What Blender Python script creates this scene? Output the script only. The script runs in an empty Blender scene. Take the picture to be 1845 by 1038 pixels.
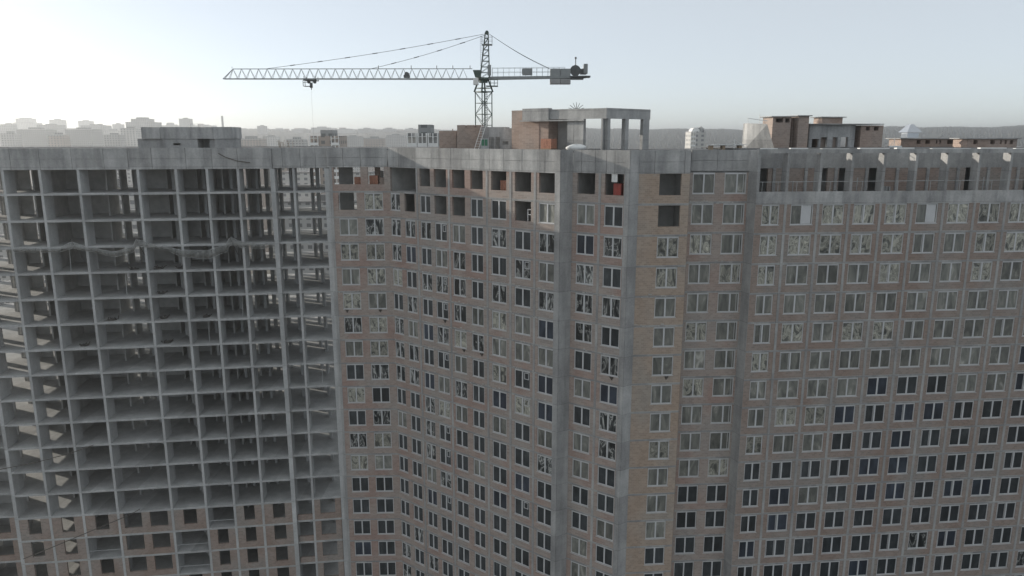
import bpy, math, random
from mathutils import Vector
R = math.radians
C = bpy.context.scene.collection
S = bpy.context.scene
# ------------------------------------------------------------------ camera, sky, sun, exposure
H = 78.4                       # camera height; all heights below are given relative to it
FPX, PITCH = 1325.7, R(11.65)  # focal length in pixels of a 1845 wide picture
cam = bpy.data.objects.new('camera', bpy.data.cameras.new('camera')); C.objects.link(cam)
cam.location = (0, 0, H); cam.rotation_euler = (R(90) - PITCH, 0, 0)
cam.data.sensor_width = 36.0; cam.data.lens = 36.0 * FPX / 1845.0
cam.data.clip_start = 0.5; cam.data.clip_end = 30000
S.camera = cam
SUN_AZ, SUN_EL = R(65), R(14)  # sun 65 degrees left of the view, low
w = bpy.data.worlds.new('World'); S.world = w; w.use_nodes = True
nt = w.node_tree; bg = nt.nodes['Background']
sky = nt.nodes.new('ShaderNodeTexSky'); sky.sky_type = 'NISHITA'; sky.sun_disc = False
sky.sun_elevation = SUN_EL; sky.sun_rotation = -SUN_AZ
sky.altitude = 100; sky.air_density = 0.5; sky.dust_density = 0.6; sky.ozone_density = 1.0
hs_ = nt.nodes.new('ShaderNodeHueSaturation'); hs_.inputs['Saturation'].default_value = 0.8; hs_.inputs['Value'].default_value = 0.56      # a milky winter sky
veil = nt.nodes.new('ShaderNodeMix'); veil.data_type = 'RGBA'; veil.blend_type = 'ADD'; veil.inputs[0].default_value = 1
veil.inputs[7].default_value = (3.22, 3.34, 3.24, 1)
nt.links.new(sky.outputs[0], hs_.inputs['Color']); nt.links.new(hs_.outputs[0], veil.inputs[6])
nt.links.new(veil.outputs[2], bg.inputs[0]); bg.inputs[1].default_value = 0.09
sv = Vector((-math.sin(SUN_AZ) * math.cos(SUN_EL), math.cos(SUN_AZ) * math.cos(SUN_EL), math.sin(SUN_EL)))
sun = bpy.data.objects.new('sun', bpy.data.lights.new('sun', 'SUN')); C.objects.link(sun)
sun.data.energy = 2.6; sun.data.angle = R(0.5); sun.data.color = (1, 0.93, 0.82)
sun.rotation_euler = sv.to_track_quat('Z', 'Y').to_euler(); sun.location = (0, 0, 200)
S.view_settings.view_transform = 'Standard'; S.view_settings.look = 'None'
S.view_settings.gamma = 1.0; S.view_settings.exposure = 0.72
S.render.engine = 'CYCLES'; S.cycles.max_bounces = 10; S.cycles.diffuse_bounces = 6; S.cycles.volume_bounces = 0
rnd = random.Random(7)

# ------------------------------------------------------------------ picture <-> place
def ray(px, py):
    u = (px - 922.5) / FPX; v = (519 - py) / FPX; c, s = math.cos(PITCH), math.sin(PITCH)
    return Vector((u, c + v * s, -s + v * c))
def at(px, py, Y):             # the point at distance Y behind that pixel (height relative to the camera)
    r = ray(px, py); return r * (Y / r.y)

# ------------------------------------------------------------------ materials
def mat(name): 
    m = bpy.data.materials.new(name); m.use_nodes = True
    return m, m.node_tree, m.node_tree.nodes['Principled BSDF']
def N(t, typ, **kw):
    n = t.nodes.new(typ)
    for k, v in kw.items(): setattr(n, k, v)
    return n
def noise(t, vec, scale, detail=4, rough=.6, dist=0):
    n = N(t, 'ShaderNodeTexNoise'); n.inputs['Scale'].default_value = scale
    n.inputs['Detail'].default_value = detail; n.inputs['Roughness'].default_value = rough
    n.inputs['Distortion'].default_value = dist
    t.links.new(vec, n.inputs['Vector']); return n.outputs['Fac']
def ramp(t, fac, stops):
    r = N(t, 'ShaderNodeValToRGB'); e = r.color_ramp.elements
    while len(e) < len(stops): e.new(.5)
    for i, (p, c) in enumerate(stops):
        e[i].position = p; e[i].color = (c if len(c) == 4 else (*c, 1))
    t.links.new(fac, r.inputs[0]); return r.outputs[0]
def pos(t, scale=(1, 1, 1)):
    g = N(t, 'ShaderNodeNewGeometry'); m = N(t, 'ShaderNodeMapping'); m.inputs['Scale'].default_value = scale
    t.links.new(g.outputs['Position'], m.inputs[0]); return m.outputs[0]
def mix(t, fac, a, b, mode='MIX'):
    m = N(t, 'ShaderNodeMix', data_type='RGBA', blend_type=mode)
    for sock, v in ((m.inputs[0], fac), (m.inputs[6], a), (m.inputs[7], b)):
        if isinstance(v, (int, float)): sock.default_value = v
        elif isinstance(v, tuple): sock.default_value = (*v, 1)
        else: t.links.new(v, sock)
    return m.outputs[2]
def bump(t, bsdf, h, d, s=.5):
    b = N(t, 'ShaderNodeBump'); b.inputs['Strength'].default_value = s; b.inputs['Distance'].default_value = d
    t.links.new(h, b.inputs['Height']); t.links.new(b.outputs[0], bsdf.inputs['Normal'])
def plain(name, col, rough=.7, metal=0, var=.25, scale=2.0):
    m, t, b = mat(name)
    n = noise(t, pos(t), scale, 5)
    c = ramp(t, n, [(.25, tuple(x * (1 - var) for x in col)), (.75, tuple(min(1, x * (1 + var)) for x in col))])
    t.links.new(c, b.inputs['Base Color']); b.inputs['Roughness'].default_value = rough; b.inputs['Metallic'].default_value = metal
    return m
def concrete(name, lo, hi, streak=.55):
    m, t, b = mat(name)
    c = ramp(t, noise(t, pos(t), .45, 7, .65), [(.3, lo), (.7, hi)])
    s = ramp(t, noise(t, pos(t, (.9, .9, .16)), 1.0, 5, .6), [(.36, (.55, .56, .57)), (.55, (1, 1, 1)), (.68, (1.28, 1.27, 1.25))])
    c = mix(t, streak, c, s, 'MULTIPLY')
    f = ramp(t, noise(t, pos(t), 6, 3), [(.3, (.82, .82, .82)), (.7, (1.1, 1.1, 1.1))])
    c = mix(t, .6, c, f, 'MULTIPLY')
    g = N(t, 'ShaderNodeNewGeometry'); sp = N(t, 'ShaderNodeSeparateXYZ'); t.links.new(g.outputs['Position'], sp.inputs[0])
    dv = N(t, 'ShaderNodeMath', operation='DIVIDE'); t.links.new(sp.outputs[2], dv.inputs[0]); dv.inputs[1].default_value = 3.0
    fl_ = N(t, 'ShaderNodeMath', operation='FLOOR'); t.links.new(dv.outputs[0], fl_.inputs[0]); fx = N(t, 'ShaderNodeMath', operation='MULTIPLY_ADD')
    qx = N(t, 'ShaderNodeMath', operation='SNAP'); t.links.new(sp.outputs[0], qx.inputs[0]); qx.inputs[1].default_value = 2.7
    t.links.new(qx.outputs[0], fx.inputs[0]); fx.inputs[1].default_value = 1.37; t.links.new(fl_.outputs[0], fx.inputs[2])
    wn = N(t, 'ShaderNodeTexWhiteNoise', noise_dimensions='1D'); t.links.new(fx.outputs[0], wn.inputs['W'])
    c = mix(t, .75, c, ramp(t, wn.outputs['Value'], [(0, (.8, .8, .81)), (1, (1.16, 1.17, 1.18))]), 'MULTIPLY')       # each lift was cast from another batch
    fr = N(t, 'ShaderNodeMath', operation='FRACT'); t.links.new(dv.outputs[0], fr.inputs[0])
    c = mix(t, 1, c, ramp(t, fr.outputs[0], [(.0, (.6, .6, .6)), (.022, (1, 1, 1))]), 'MULTIPLY')
    t.links.new(c, b.inputs['Base Color']); b.inputs['Roughness'].default_value = .85; b.inputs['Specular IOR Level'].default_value = .25
    bump(t, b, noise(t, pos(t), 9, 4), .03)
    return m
def brick(name, a, b_, c_, mortar=(.42, .39, .36)):
    m, t, b = mat(name)
    big = ramp(t, noise(t, pos(t, (1, 1, .7)), .28, 3, .5), [(.36, a), (.5, b_), (.66, c_)])
    v = N(t, 'ShaderNodeNewGeometry'); sx = N(t, 'ShaderNodeSeparateXYZ'); t.links.new(v.outputs['Position'], sx.inputs[0])
    ad = N(t, 'ShaderNodeMath', operation='MULTIPLY_ADD'); t.links.new(sx.outputs[1], ad.inputs[0]); ad.inputs[1].default_value = .55; t.links.new(sx.outputs[0], ad.inputs[2])
    cb = N(t, 'ShaderNodeCombineXYZ'); t.links.new(ad.outputs[0], cb.inputs[0]); t.links.new(sx.outputs[2], cb.inputs[1])
    bt = N(t, 'ShaderNodeTexBrick'); bt.inputs['Scale'].default_value = 1; bt.inputs['Brick Width'].default_value = .38; bt.inputs['Row Height'].default_value = .19
    bt.inputs['Mortar Size'].default_value = .012; bt.inputs['Color1'].default_value = (.78, .78, .78, 1); bt.inputs['Color2'].default_value = (1.12, 1.1, 1.08, 1)
    bt.inputs['Mortar'].default_value = (1.25, 1.25, 1.25, 1); t.links.new(cb.outputs[0], bt.inputs['Vector'])
    c = mix(t, .7, big, bt.outputs[0], 'MULTIPLY')
    st = ramp(t, noise(t, pos(t, (1, 1, 1.2)), 1.1, 8, .75), [(.60, (0, 0, 0)), (.68, (1, 1, 1))])   # mortar smears and efflorescence
    sm = N(t, 'ShaderNodeMath', operation='MULTIPLY'); t.links.new(st, sm.inputs[0]); sm.inputs[1].default_value = .45
    c = mix(t, sm.outputs[0], c, mortar)
    t.links.new(c, b.inputs['Base Color']); b.inputs['Roughness'].default_value = .9; b.inputs['Specular IOR Level'].default_value = .2
    bump(t, b, noise(t, pos(t), 14, 3), .02)
    return m
def pane(name, kind):
    m, t, b = mat(name)
    b.inputs['Roughness'].default_value = .08
    p = pos(t)
    if kind == 'dark':
        c = ramp(t, noise(t, pos(t, (1, 1, .5)), 1.3, 4, .6), [(.33, (.028, .033, .037)), (.6, (.05, .058, .064)), (.75, (.095, .106, .11))])
    elif kind == 'blue':  # dark glass with a bluish reflection painted into its colour
        c = ramp(t, noise(t, pos(t, (1, 1, .5)), .9, 4, .6), [(.35, (.024, .03, .042)), (.7, (.06, .075, .10))]); b.inputs['Roughness'].default_value = .05
    elif kind == 'film':       # wrinkled plastic sheeting behind the glass
        n1 = noise(t, pos(t, (1, 1, .6)), 1.1, 3, .5, 1.9)
        c = ramp(t, n1, [(.28, (.05, .053, .05)), (.42, (.15, .152, .135)), (.5, (.40, .39, .335)), (.58, (.21, .208, .18)), (.68, (.52, .505, .43)), (.8, (.28, .275, .24))])
        b.inputs['Roughness'].default_value = .3; bump(t, b, n1, .3, .6)
    elif kind == 'veil':       # smooth taut sheeting, greyish
        n1 = noise(t, pos(t, (1, 1, .35)), 1.2, 4, .55, 1.2)
        c = ramp(t, n1, [(.3, (.10, .104, .096)), (.5, (.175, .178, .162)), (.62, (.24, .24, .215)), (.72, (.40, .395, .36))])
        b.inputs['Roughness'].default_value = .25
    else:                      # darker glass with white creases of loose film
        n1 = noise(t, pos(t, (1, 1, .4)), 1.2, 3, .5, 1.6)
        c = ramp(t, n1, [(.42, (.02, .024, .026)), (.52, (.08, .085, .085)), (.57, (.42, .425, .41)), (.61, (.06, .065, .065)), (.8, (.1, .1, .1))])
        b.inputs['Roughness'].default_value = .15; bump(t, b, n1, .2, .4)
    oi = N(t, 'ShaderNodeObjectInfo'); mr = N(t, 'ShaderNodeMapRange'); mr.inputs['To Min'].default_value = .72; mr.inputs['To Max'].default_value = 1.3
    t.links.new(oi.outputs['Random'], mr.inputs['Value']); c = mix(t, 1, c, mr.outputs[0], 'MULTIPLY')       # no two panes are equally dusty
    t.links.new(c, b.inputs['Base Color'])
    return m
M = {}
M['conc'] = concrete('concrete', (.30, .298, .292), (.44, .436, .425), .4)
M['conc_panel'] = concrete('concrete_panels', (.33, .328, .32), (.48, .475, .465), .7)
M['conc_frame'] = concrete('concrete_frame', (.40, .405, .40), (.52, .52, .51), .25)
M['brick'] = brick('brick_pink', (.345, .255, .222), (.365, .305, .272), (.345, .31, .285))
M['brick_buff'] = brick('brick_buff', (.375, .295, .235), (.39, .32, .265), (.345, .305, .265))
M['brick_dark'] = brick('brick_brown', (.285, .222, .19), (.31, .258, .228), (.29, .262, .24))
M['brick_red'] = brick('brick_red', (.35, .265, .22), (.39, .305, .26), (.35, .29, .255))
M['plaster'] = plain('rough_plaster', (.42, .415, .40), .9, 0, .25, .8)
M['crust'] = plain('mortar_crust', (.46, .45, .43), .9)
M['frame'] = plain('window_plastic', (.56, .565, .57), .5, 0, .1, 1)
M['rail'] = plain('galvanised', (.42, .43, .43), .5, .3, .2)
M['timber'] = plain('timber', (.3, .23, .16), .85)
M['clay'] = plain('clay_block', (.40, .19, .125), .85, 0, .2, 5)
M['red'] = plain('red_paint', (.32, .05, .035), .5)
M['white'] = plain('white_sheet', (.75, .75, .73), .6, 0, .08)
M['green'] = plain('green_paint', (.05, .19, .11), .55)
M['crane_green'] = plain('crane_green', (.055, .085, .07), .6, 0, .2)
M['crane_grey'] = plain('crane_grey', (.27, .285, .285), .5, .2, .15)
M['crane_dark'] = plain('crane_dark', (.085, .09, .09), .6)
M['cweight'] = concrete('counterweight', (.3, .3, .3), (.4, .4, .39), .4)
M['cable'] = plain('cable', (.09, .08, .07), .7)
M['roof'] = plain('roof_felt', (.13, .13, .13), .9)
M['metal'] = plain('sheet_metal', (.6, .62, .65), .3, .8, .06)
M['debris'] = plain('debris', (.07, .065, .06), .9)
for k in ('dark', 'blue', 'film', 'veil', 'crease'): M['pane_' + k] = pane('pane_' + k, k)
def netmat():
    m, t, b = mat('debris_net'); b.inputs['Base Color'].default_value = (.24, .245, .235, 1); b.inputs['Roughness'].default_value = .8
    tr = N(t, 'ShaderNodeBsdfTransparent'); mx = N(t, 'ShaderNodeMixShader')
    f = ramp(t, noise(t, pos(t), 2.5, 5), [(.3, (.25, .25, .25)), (.7, (.8, .8, .8))])
    t.links.new(f, mx.inputs[0]); t.links.new(tr.outputs[0], mx.inputs[1]); t.links.new(b.outputs[0], mx.inputs[2])
    t.links.new(mx.outputs[0], t.nodes['Material Output'].inputs['Surface']); return m
M['net'] = netmat()
def facade_mat(name, wall, glass, fl=3.0, bay=3.4, ww=.5, wh=.5):
    m, t, b = mat(name)
    tc = N(t, 'ShaderNodeNewGeometry'); sp = N(t, 'ShaderNodeSeparateXYZ'); t.links.new(tc.outputs['Position'], sp.inputs[0])
    ad = N(t, 'ShaderNodeMath', operation='ADD'); t.links.new(sp.outputs[0], ad.inputs[0]); t.links.new(sp.outputs[1], ad.inputs[1])
    def cell(sock, size, fr):
        d = N(t, 'ShaderNodeMath', operation='DIVIDE'); t.links.new(sock, d.inputs[0]); d.inputs[1].default_value = size
        f = N(t, 'ShaderNodeMath', operation='FRACT'); t.links.new(d.outputs[0], f.inputs[0])
        l = N(t, 'ShaderNodeMath', operation='LESS_THAN'); t.links.new(f.outputs[0], l.inputs[0]); l.inputs[1].default_value = fr
        return l.outputs[0]
    mu = N(t, 'ShaderNodeMath', operation='MULTIPLY'); t.links.new(cell(sp.outputs[2], fl, wh), mu.inputs[0]); t.links.new(cell(ad.outputs[0], bay, ww), mu.inputs[1])
    nz = N(t, 'ShaderNodeSeparateXYZ'); t.links.new(tc.outputs['Normal'], nz.inputs[0])
    ab = N(t, 'ShaderNodeMath', operation='ABSOLUTE'); t.links.new(nz.outputs[2], ab.inputs[0])
    up = N(t, 'ShaderNodeMath', operation='LESS_THAN'); t.links.new(ab.outputs[0], up.inputs[0]); up.inputs[1].default_value = .5
    m2 = N(t, 'ShaderNodeMath', operation='MULTIPLY'); t.links.new(mu.outputs[0], m2.inputs[0]); t.links.new(up.outputs[0], m2.inputs[1])
    base = ramp(t, noise(t, pos(t), .05, 4), [(.3, tuple(x * .85 for x in wall)), (.7, tuple(min(1, x * 1.12) for x in wall))])
    t.links.new(mix(t, m2.outputs[0], base, glass), b.inputs['Base Color']); b.inputs['Roughness'].default_value = .7
    return m
M['far_grey'] = facade_mat('far_facade_grey', (.36, .36, .35), (.1, .105, .11), 3.0, 3.6, .5, .5)
M['far_pale'] = facade_mat('far_facade_pale', (.5, .49, .465), (.18, .185, .19), 3.0, 4.2, .45, .5)
M['far_brown'] = facade_mat('far_facade_brown', (.33, .27, .23), (.1, .1, .1), 3.0, 3.9, .45, .5)
M['far_dark'] = facade_mat('far_facade_dark', (.24, .25, .25), (.08, .09, .09), 3.0, 3.2, .6, .55)

# ------------------------------------------------------------------ mesh building
class Fr:                       # a vertical plane: origin, direction along it (u), outward normal (n)
    def __init__(s, a, b):
        s.o = Vector(a); d = Vector(b) - s.o; s.L = d.length; s.u = d / s.L; s.n = Vector((s.u.y, -s.u.x)); s.ang = math.atan2(s.u.y, s.u.x)
    def p(s, u, n, z): q = s.o + s.u * u + s.n * n; return (q.x, q.y, z)
    def U(s, px, py, n=0):      # where a pixel's line of sight meets the plane, n metres outward
        r = ray(px, py); o = s.o + s.n * n; t = s.n.dot(o) / s.n.dot(Vector((r.x, r.y))); q = Vector((r.x, r.y)) * t - o
        return q.dot(s.u)
def root_loc(o):
    while o.parent: o = o.parent
    return o.location
class MB:
    def __init__(s): s.v = []; s.f = []
    def hexa(s, c):
        i = len(s.v); s.v += [tuple(x) for x in c]
        s.f += [tuple(i + k for k in q) for q in ((0, 3, 2, 1), (4, 5, 6, 7), (0, 1, 5, 4), (1, 2, 6, 5), (2, 3, 7, 6), (3, 0, 4, 7))]
    def box(s, fr, u0, u1, n0, n1, z0, z1):   # n0 outer, n1 inner
        s.hexa([fr.p(u0, n0, z0), fr.p(u1, n0, z0), fr.p(u1, n1, z0), fr.p(u0, n1, z0), fr.p(u0, n0, z1), fr.p(u1, n0, z1), fr.p(u1, n1, z1), fr.p(u0, n1, z1)])
    def abox(s, x0, x1, y0, y1, z0, z1):
        s.hexa([(x0, y0, z0), (x1, y0, z0), (x1, y1, z0), (x0, y1, z0), (x0, y0, z1), (x1, y0, z1), (x1, y1, z1), (x0, y1, z1)])
    def prism(s, poly, z0, z1):               # counter-clockwise plan polygon
        i = len(s.v); n = len(poly); s.v += [(p[0], p[1], z0) for p in poly] + [(p[0], p[1], z1) for p in poly]
        s.f.append(tuple(i + n + k for k in range(n))); s.f.append(tuple(i + n - 1 - k for k in range(n)))
        for k in range(n): s.f.append((i + k, i + (k + 1) % n, i + n + (k + 1) % n, i + n + k))
    def tube(s, a, b, r, n=5, r2=None):
        a, b = Vector(a), Vector(b); d = (b - a).normalized(); r2 = r if r2 is None else r2
        x = d.orthogonal().normalized(); y = d.cross(x); i = len(s.v)
        for q, rr in ((a, r), (b, r2)):
            for k in range(n):
                t = 2 * math.pi * k / n; s.v.append(tuple(q + (x * math.cos(t) + y * math.sin(t)) * rr))
        for k in range(n): s.f.append((i + k, i + (k + 1) % n, i + n + (k + 1) % n, i + n + k))
        s.f.append(tuple(i + n - 1 - k for k in range(n))); s.f.append(tuple(i + n + k for k in range(n)))
    def poly(s, pts, r, n=5):
        for a, b in zip(pts, pts[1:]): s.tube(a, b, r, n)
    def grid(s, rows):                         # rows of points
        i = len(s.v); n = len(rows[0])
        for r in rows: s.v += [tuple(p) for p in r]
        for a in range(len(rows) - 1):
            for k in range(n - 1): s.f.append((i + a * n + k, i + a * n + k + 1, i + (a + 1) * n + k + 1, i + (a + 1) * n + k))
    def mesh(s, name, m, off=(0, 0, 0)):
        me = bpy.data.meshes.new(name); me.from_pydata([(x - off[0], y - off[1], z - off[2]) for x, y, z in s.v], [], s.f)
        me.materials.append(m); me.update(); return me
    def build(s, name, m, parent=None, base=None):   # world coordinates with height relative to the camera
        if not s.v: return None
        if parent is None:
            zs = [v[2] for v in s.v]; k = len(zs)
            base = base or (sum(v[0] for v in s.v) / k, sum(v[1] for v in s.v) / k, min(zs)); loc = Vector((base[0], base[1], base[2] + H))
        else: loc = root_loc(parent)
        o = bpy.data.objects.new(name, s.mesh(name, m, (loc.x, loc.y, loc.z - H))); C.objects.link(o)
        if parent is None: o.location = loc
        else: o.parent = parent
        return o
def tag(o, label=None, cat=None, group=None, kind=None):
    for k, v in (('label', label), ('category', cat), ('group', group), ('kind', kind)):
        if v: o[k] = v
    return o
def thing(name, loc, label, cat, group=None):
    o = bpy.data.objects.new(name, None); C.objects.link(o); o.location = (loc[0], loc[1], loc[2] + H); o.empty_display_size = .5
    return tag(o, label, cat, group)
GZ = -H                          # ground height
def SZ(k): return -6.38 - 3.0 * (k - 2)   # slab k, counted down from the roof
NS = 26

# ------------------------------------------------------------------ the building: plan
P = dict(A=(-48.47, 83.06), B=(-21.28, 86.83), C=(-14.5, 87.04), D=(4.73, 72.49), Dr=(5.96, 73.19), E=(11.04, 69.68), Er=(11.99, 70.30),
         F=(16.92, 70.70), G=(17.42, 72.54), Gr=(23.21, 72.91), H=(23.67, 71.65), I=(43.02, 73.5))
fAB = Fr(P['A'], P['B']); fBC = Fr(P['B'], P['C']); fCD = Fr(P['C'], P['D']); fDD = Fr(P['D'], P['Dr']); fDE = Fr(P['Dr'], P['E'])
fEE = Fr(P['E'], P['Er']); fEF = Fr(P['Er'], P['F']); fFG = Fr(P['F'], P['G']); fGG = Fr(P['G'], P['Gr']); fGH = Fr(P['Gr'], P['H']); fHI = Fr(P['H'], P['I'])
TOP = -1.28

# ---- windows
wcache = {}
def win_meshes(w_, h_, kind, var):
    key = (round(w_, 2), round(h_, 2), kind, var)
    if key in wcache: return wcache[key]
    f = MB(); hw = w_ / 2
    def b(x0, x1, z0, z1, y0=-.0, y1=.1): f.abox(x0, x1, y0, y1, z0, z1)
    e = .085
    b(-hw, hw, h_ - .16, h_); b(-hw, hw, 0, e); b(-hw, -hw + e, e, h_ - .16); b(hw - e, hw, e, h_ - .16)
    mx = 0 if var != 'off' else .08 * w_
    b(mx - .075, mx + .075, e, h_ - .16, -.012, .09)
    b(-hw - .05, hw + .05, -.05, -.001, -.09, .1)      # sill board
    if var == 'vent':                                   # small casement in the right sash
        b(mx + .22, hw - .22, h_ * .52, h_ * .52 + .06, .005, .09); b(mx + .22, mx + .28, h_ * .52 + .06, h_ - .3, .005, .09)
        b(hw - .28, hw - .22, h_ * .52 + .06, h_ - .3, .005, .09); b(mx + .22, hw - .22, h_ - .3, h_ - .24, .005, .09)
    if var == 'off': f.abox(hw - e - .2, hw - e - .16, .03, .09, e, h_ - .16)
    if var == 'sash':                                   # an inner sash profile on the left
        b(-hw + e + .06, -hw + e + .1, e + .05, h_ - .22, .02, .09); b(mx - .18, mx - .14, e + .05, h_ - .22, .02, .09)
    g = MB()
    g.abox(-hw + e - .01, hw - e + .01, .06, .085, e - .01, h_ - .15)
    if var == 'board': f.abox(.085, hw - e - .1, .03, .055, e + .02, h_ - .18)      # a pale board in place of the right sash
    wcache[key] = (f, g, f.mesh('window', M['frame']), g.mesh('pane', M['pane_' + kind]))
    return wcache[key]
class Windows:                   # collects all windows of a block; the 100 largest are parts of their own
    def __init__(s, root): s.root = root; s.l = []
    def add(s, fr, u0, u1, z0, z1, kind, var='plain'): s.l.append((fr, u0, u1, z0, z1, kind, var))
    def finish(s):
        def size(e):
            q = e[0].p((e[1] + e[2]) / 2, 0, e[3]); d = Vector((q[0], q[1], q[2])); v = d.normalized()
            dd = q[1] * math.cos(PITCH) - q[2] * math.sin(PITCH); py = 519 - FPX * (q[1] * math.sin(PITCH) + q[2] * math.cos(PITCH)) / dd
            px = 922.5 + FPX * q[0] / dd
            return (e[2] - e[1]) * (e[4] - e[3]) * abs(v.dot(Vector((e[0].n.x, e[0].n.y, 0)))) / d.length_squared * (1 if py < 1040 and px < 1850 else .01)
        s.l.sort(key=size, reverse=True); rl = s.root.location
        fm, gm = MB(), {}
        for i, (fr, u0, u1, z0, z1, kind, var) in enumerate(s.l):
            fb, gb, fme, gme = win_meshes(u1 - u0, z1 - z0, kind, var)
            x, y, z = fr.p((u0 + u1) / 2, -.06, z0)
            if i < 100:
                o = bpy.data.objects.new('window', fme); C.objects.link(o); o.parent = s.root
                o.location = (x - rl.x, y - rl.y, z + H - rl.z); o.rotation_euler = (0, 0, fr.ang)
                g = bpy.data.objects.new('pane', gme); C.objects.link(g); g.parent = o
            else:
                ca, sa = math.cos(fr.ang), math.sin(fr.ang)
                for src, dst in ((fb, fm), (gb, gm.setdefault(kind, MB()))):
                    k = len(dst.v); dst.v += [(x + a * ca - b * sa, y + a * sa + b * ca, z + c) for a, b, c in src.v]; dst.f += [tuple(q + k for q in f) for f in src.f]
        if fm.v:
            o = fm.build('window', M['frame'], s.root); o['kind'] = 'stuff'
            mats = list(gm); mb = MB(); me_idx = []
            for j, k in enumerate(mats):
                q = len(mb.v); mb.v += gm[k].v; mb.f += [tuple(a + q for a in f) for f in gm[k].f]; me_idx += [j] * len(gm[k].f)
            g = mb.build('pane', M['pane_' + mats[0]], o); g['kind'] = 'stuff'
            for k in mats[1:]: g.data.materials.append(M['pane_' + k])
            g.data.polygons.foreach_set('material_index', me_idx)

def facade(fr, cols, k0, k1, state, walls, conc, win, strips=(), u0=0.0, u1=None, T=.3, sill=.86):
    """storeys k0..k1-1 of masonry with openings, slab edges and concrete strips; state(k, c) -> (kind, variant) or 'open'/'nosill' or a list of (u0,u1)"""
    u1 = fr.L if u1 is None else u1
    for k in range(k0, k1):
        zt, zb = SZ(k) - .1, SZ(k + 1) + .1; zs = SZ(k + 1) + sill
        ops = []
        for ci, (a, b) in enumerate(cols):
            st = state(k, ci)
            if st is None: continue
            if isinstance(st, tuple) and st[0] == 'at': a, b, st = st[1], st[2], st[3]
            ops.append((a, b, st))
        x = u0
        for a, b, st in ops:
            if a > x: walls.box(fr, x, a, 0, -T, zs, zt)
            x = b
            if isinstance(st, tuple): win.add(fr, a, b, zs, zt, *st)
        if x < u1: walls.box(fr, x, u1, 0, -T, zs, zt)
        x = u0
        for a, b, st in ops:
            if st == 'nosill':
                if a > x: walls.box(fr, x, a, 0, -T, zb, zs)
                x = b
        walls.box(fr, x, u1, 0, -T, zb, zs)
    for k in range(k0 + 1, k1 + 1): conc.box(fr, u0 + .003, u1 - .003, .022, -T, SZ(k) - .1, SZ(k) + .1)
    for u in strips: conc.box(fr, u - .13, u + .13, .035, .002, SZ(k1), SZ(k0) - .1)
    walls.box(fr, u0, u1, 0, -T, GZ, SZ(k1) - .1)
def fascia(fr, mb, u0, u1, z0, z1, joints, n=0.0, T=.25, mid=None):
    xs = [u0] + [j for j in joints if u0 < j < u1] + [u1]; mid = (z0 + z1) / 2 if mid is None else mid
    for i, (a, b) in enumerate(zip(xs, xs[1:])):
        dn = n + rnd.uniform(-.012, .012)
        mb.box(fr, a + .018, b - .018, dn, n - T + .05, z0, mid - .012); mb.box(fr, a + .018, b - .018, dn + rnd.uniform(-.01, .01), n - T + .05, mid + .012, z1)
    mb.box(fr, u0, u1, n - T + .06, n - T - .05, z0 + .01, z1 - .01)
def joints(a, b, step, r): 
    x = a + step * r.uniform(.4, 1); o = []
    while x < b - .5: o.append(x); x += step * r.uniform(.8, 1.25)
    return o

# ------------------------------------------------------------------ 1 the open concrete frame on the left
frame = thing('apartment_block', (-34, 92, GZ), 'unfinished grey concrete frame block, open storeys without windows, at the left', 'building', 'blocks of the big housing complex')
cols = [-7.8, -4.0, 0.0, 6.3, 10.37, 13.75, 17.15]
U0, U1, U2 = -11.75, 20.96, 27.0
DEP = -12.5
UE = -16.3                      # free left end of the frame
for k in range(2, NS):
    m = MB(); z = SZ(k)
    m.box(fAB, U0, U1, .015, DEP, z - .11, z + .11)
    m.box(fAB, U1, U2, -.385, DEP, z - .11, z + .11)
    m.box(fAB, UE, U0, -.785, DEP, z - .11, z + .11)
    m.build('floor_slab', M['conc_frame'], frame)
ZT1 = SZ(1) - .28
def column(u, n0, n1, w_=.28): 
    m = MB(); m.box(fAB, u - w_ / 2, u + w_ / 2, n0, n1, GZ, ZT1); return m.build('column', M['conc_frame'], frame)
for u in cols: column(u, 0, -2.3)
column(U0 + .2, 0, -2.4, .4); column(U1, 0.008, -2.0, .5); column(23.28, -.4, -2.2, .26); column(U2 + .12, -.2, -2.0, .62)
column(UE + .16, -.8, -2.6)
for u in (UE + .2, -11.2, -7.4, -3.2, -.6, 7.3, 11.2, 14.6, 18.3, 21.6, 24.6):       # rear row
    column(u, -11.2, DEP + .05, .3)
for u, n0, n1 in ((-6.0, -5.2, -6.4), (-1.9, -4.9, -5.9), (-9.9, -6, -7.2), (3.9, -6.2, -7.4), (8.6, -4.6, -5.6), (12.0, -5.2, -6.6), (15.2, -5, -6.3), (18.2, -5, -6.6), (19.8, -7, -9.0),
                  (22.2, -5, -6.4), (24.4, -7.4, -8.6), (25.4, -5.0, -6.1), (20.4, -8, -9.2), (-13.5, -5, -6.0)): column(u, n0, n1, .3)
m = MB(); m.box(fAB, UE - .2, UE - .003, -.8, -6.2, GZ, TOP); m.build('sun_block_wall', M['conc_frame'], frame)  # wall added to keep the low sun off the end bay's front half
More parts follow.
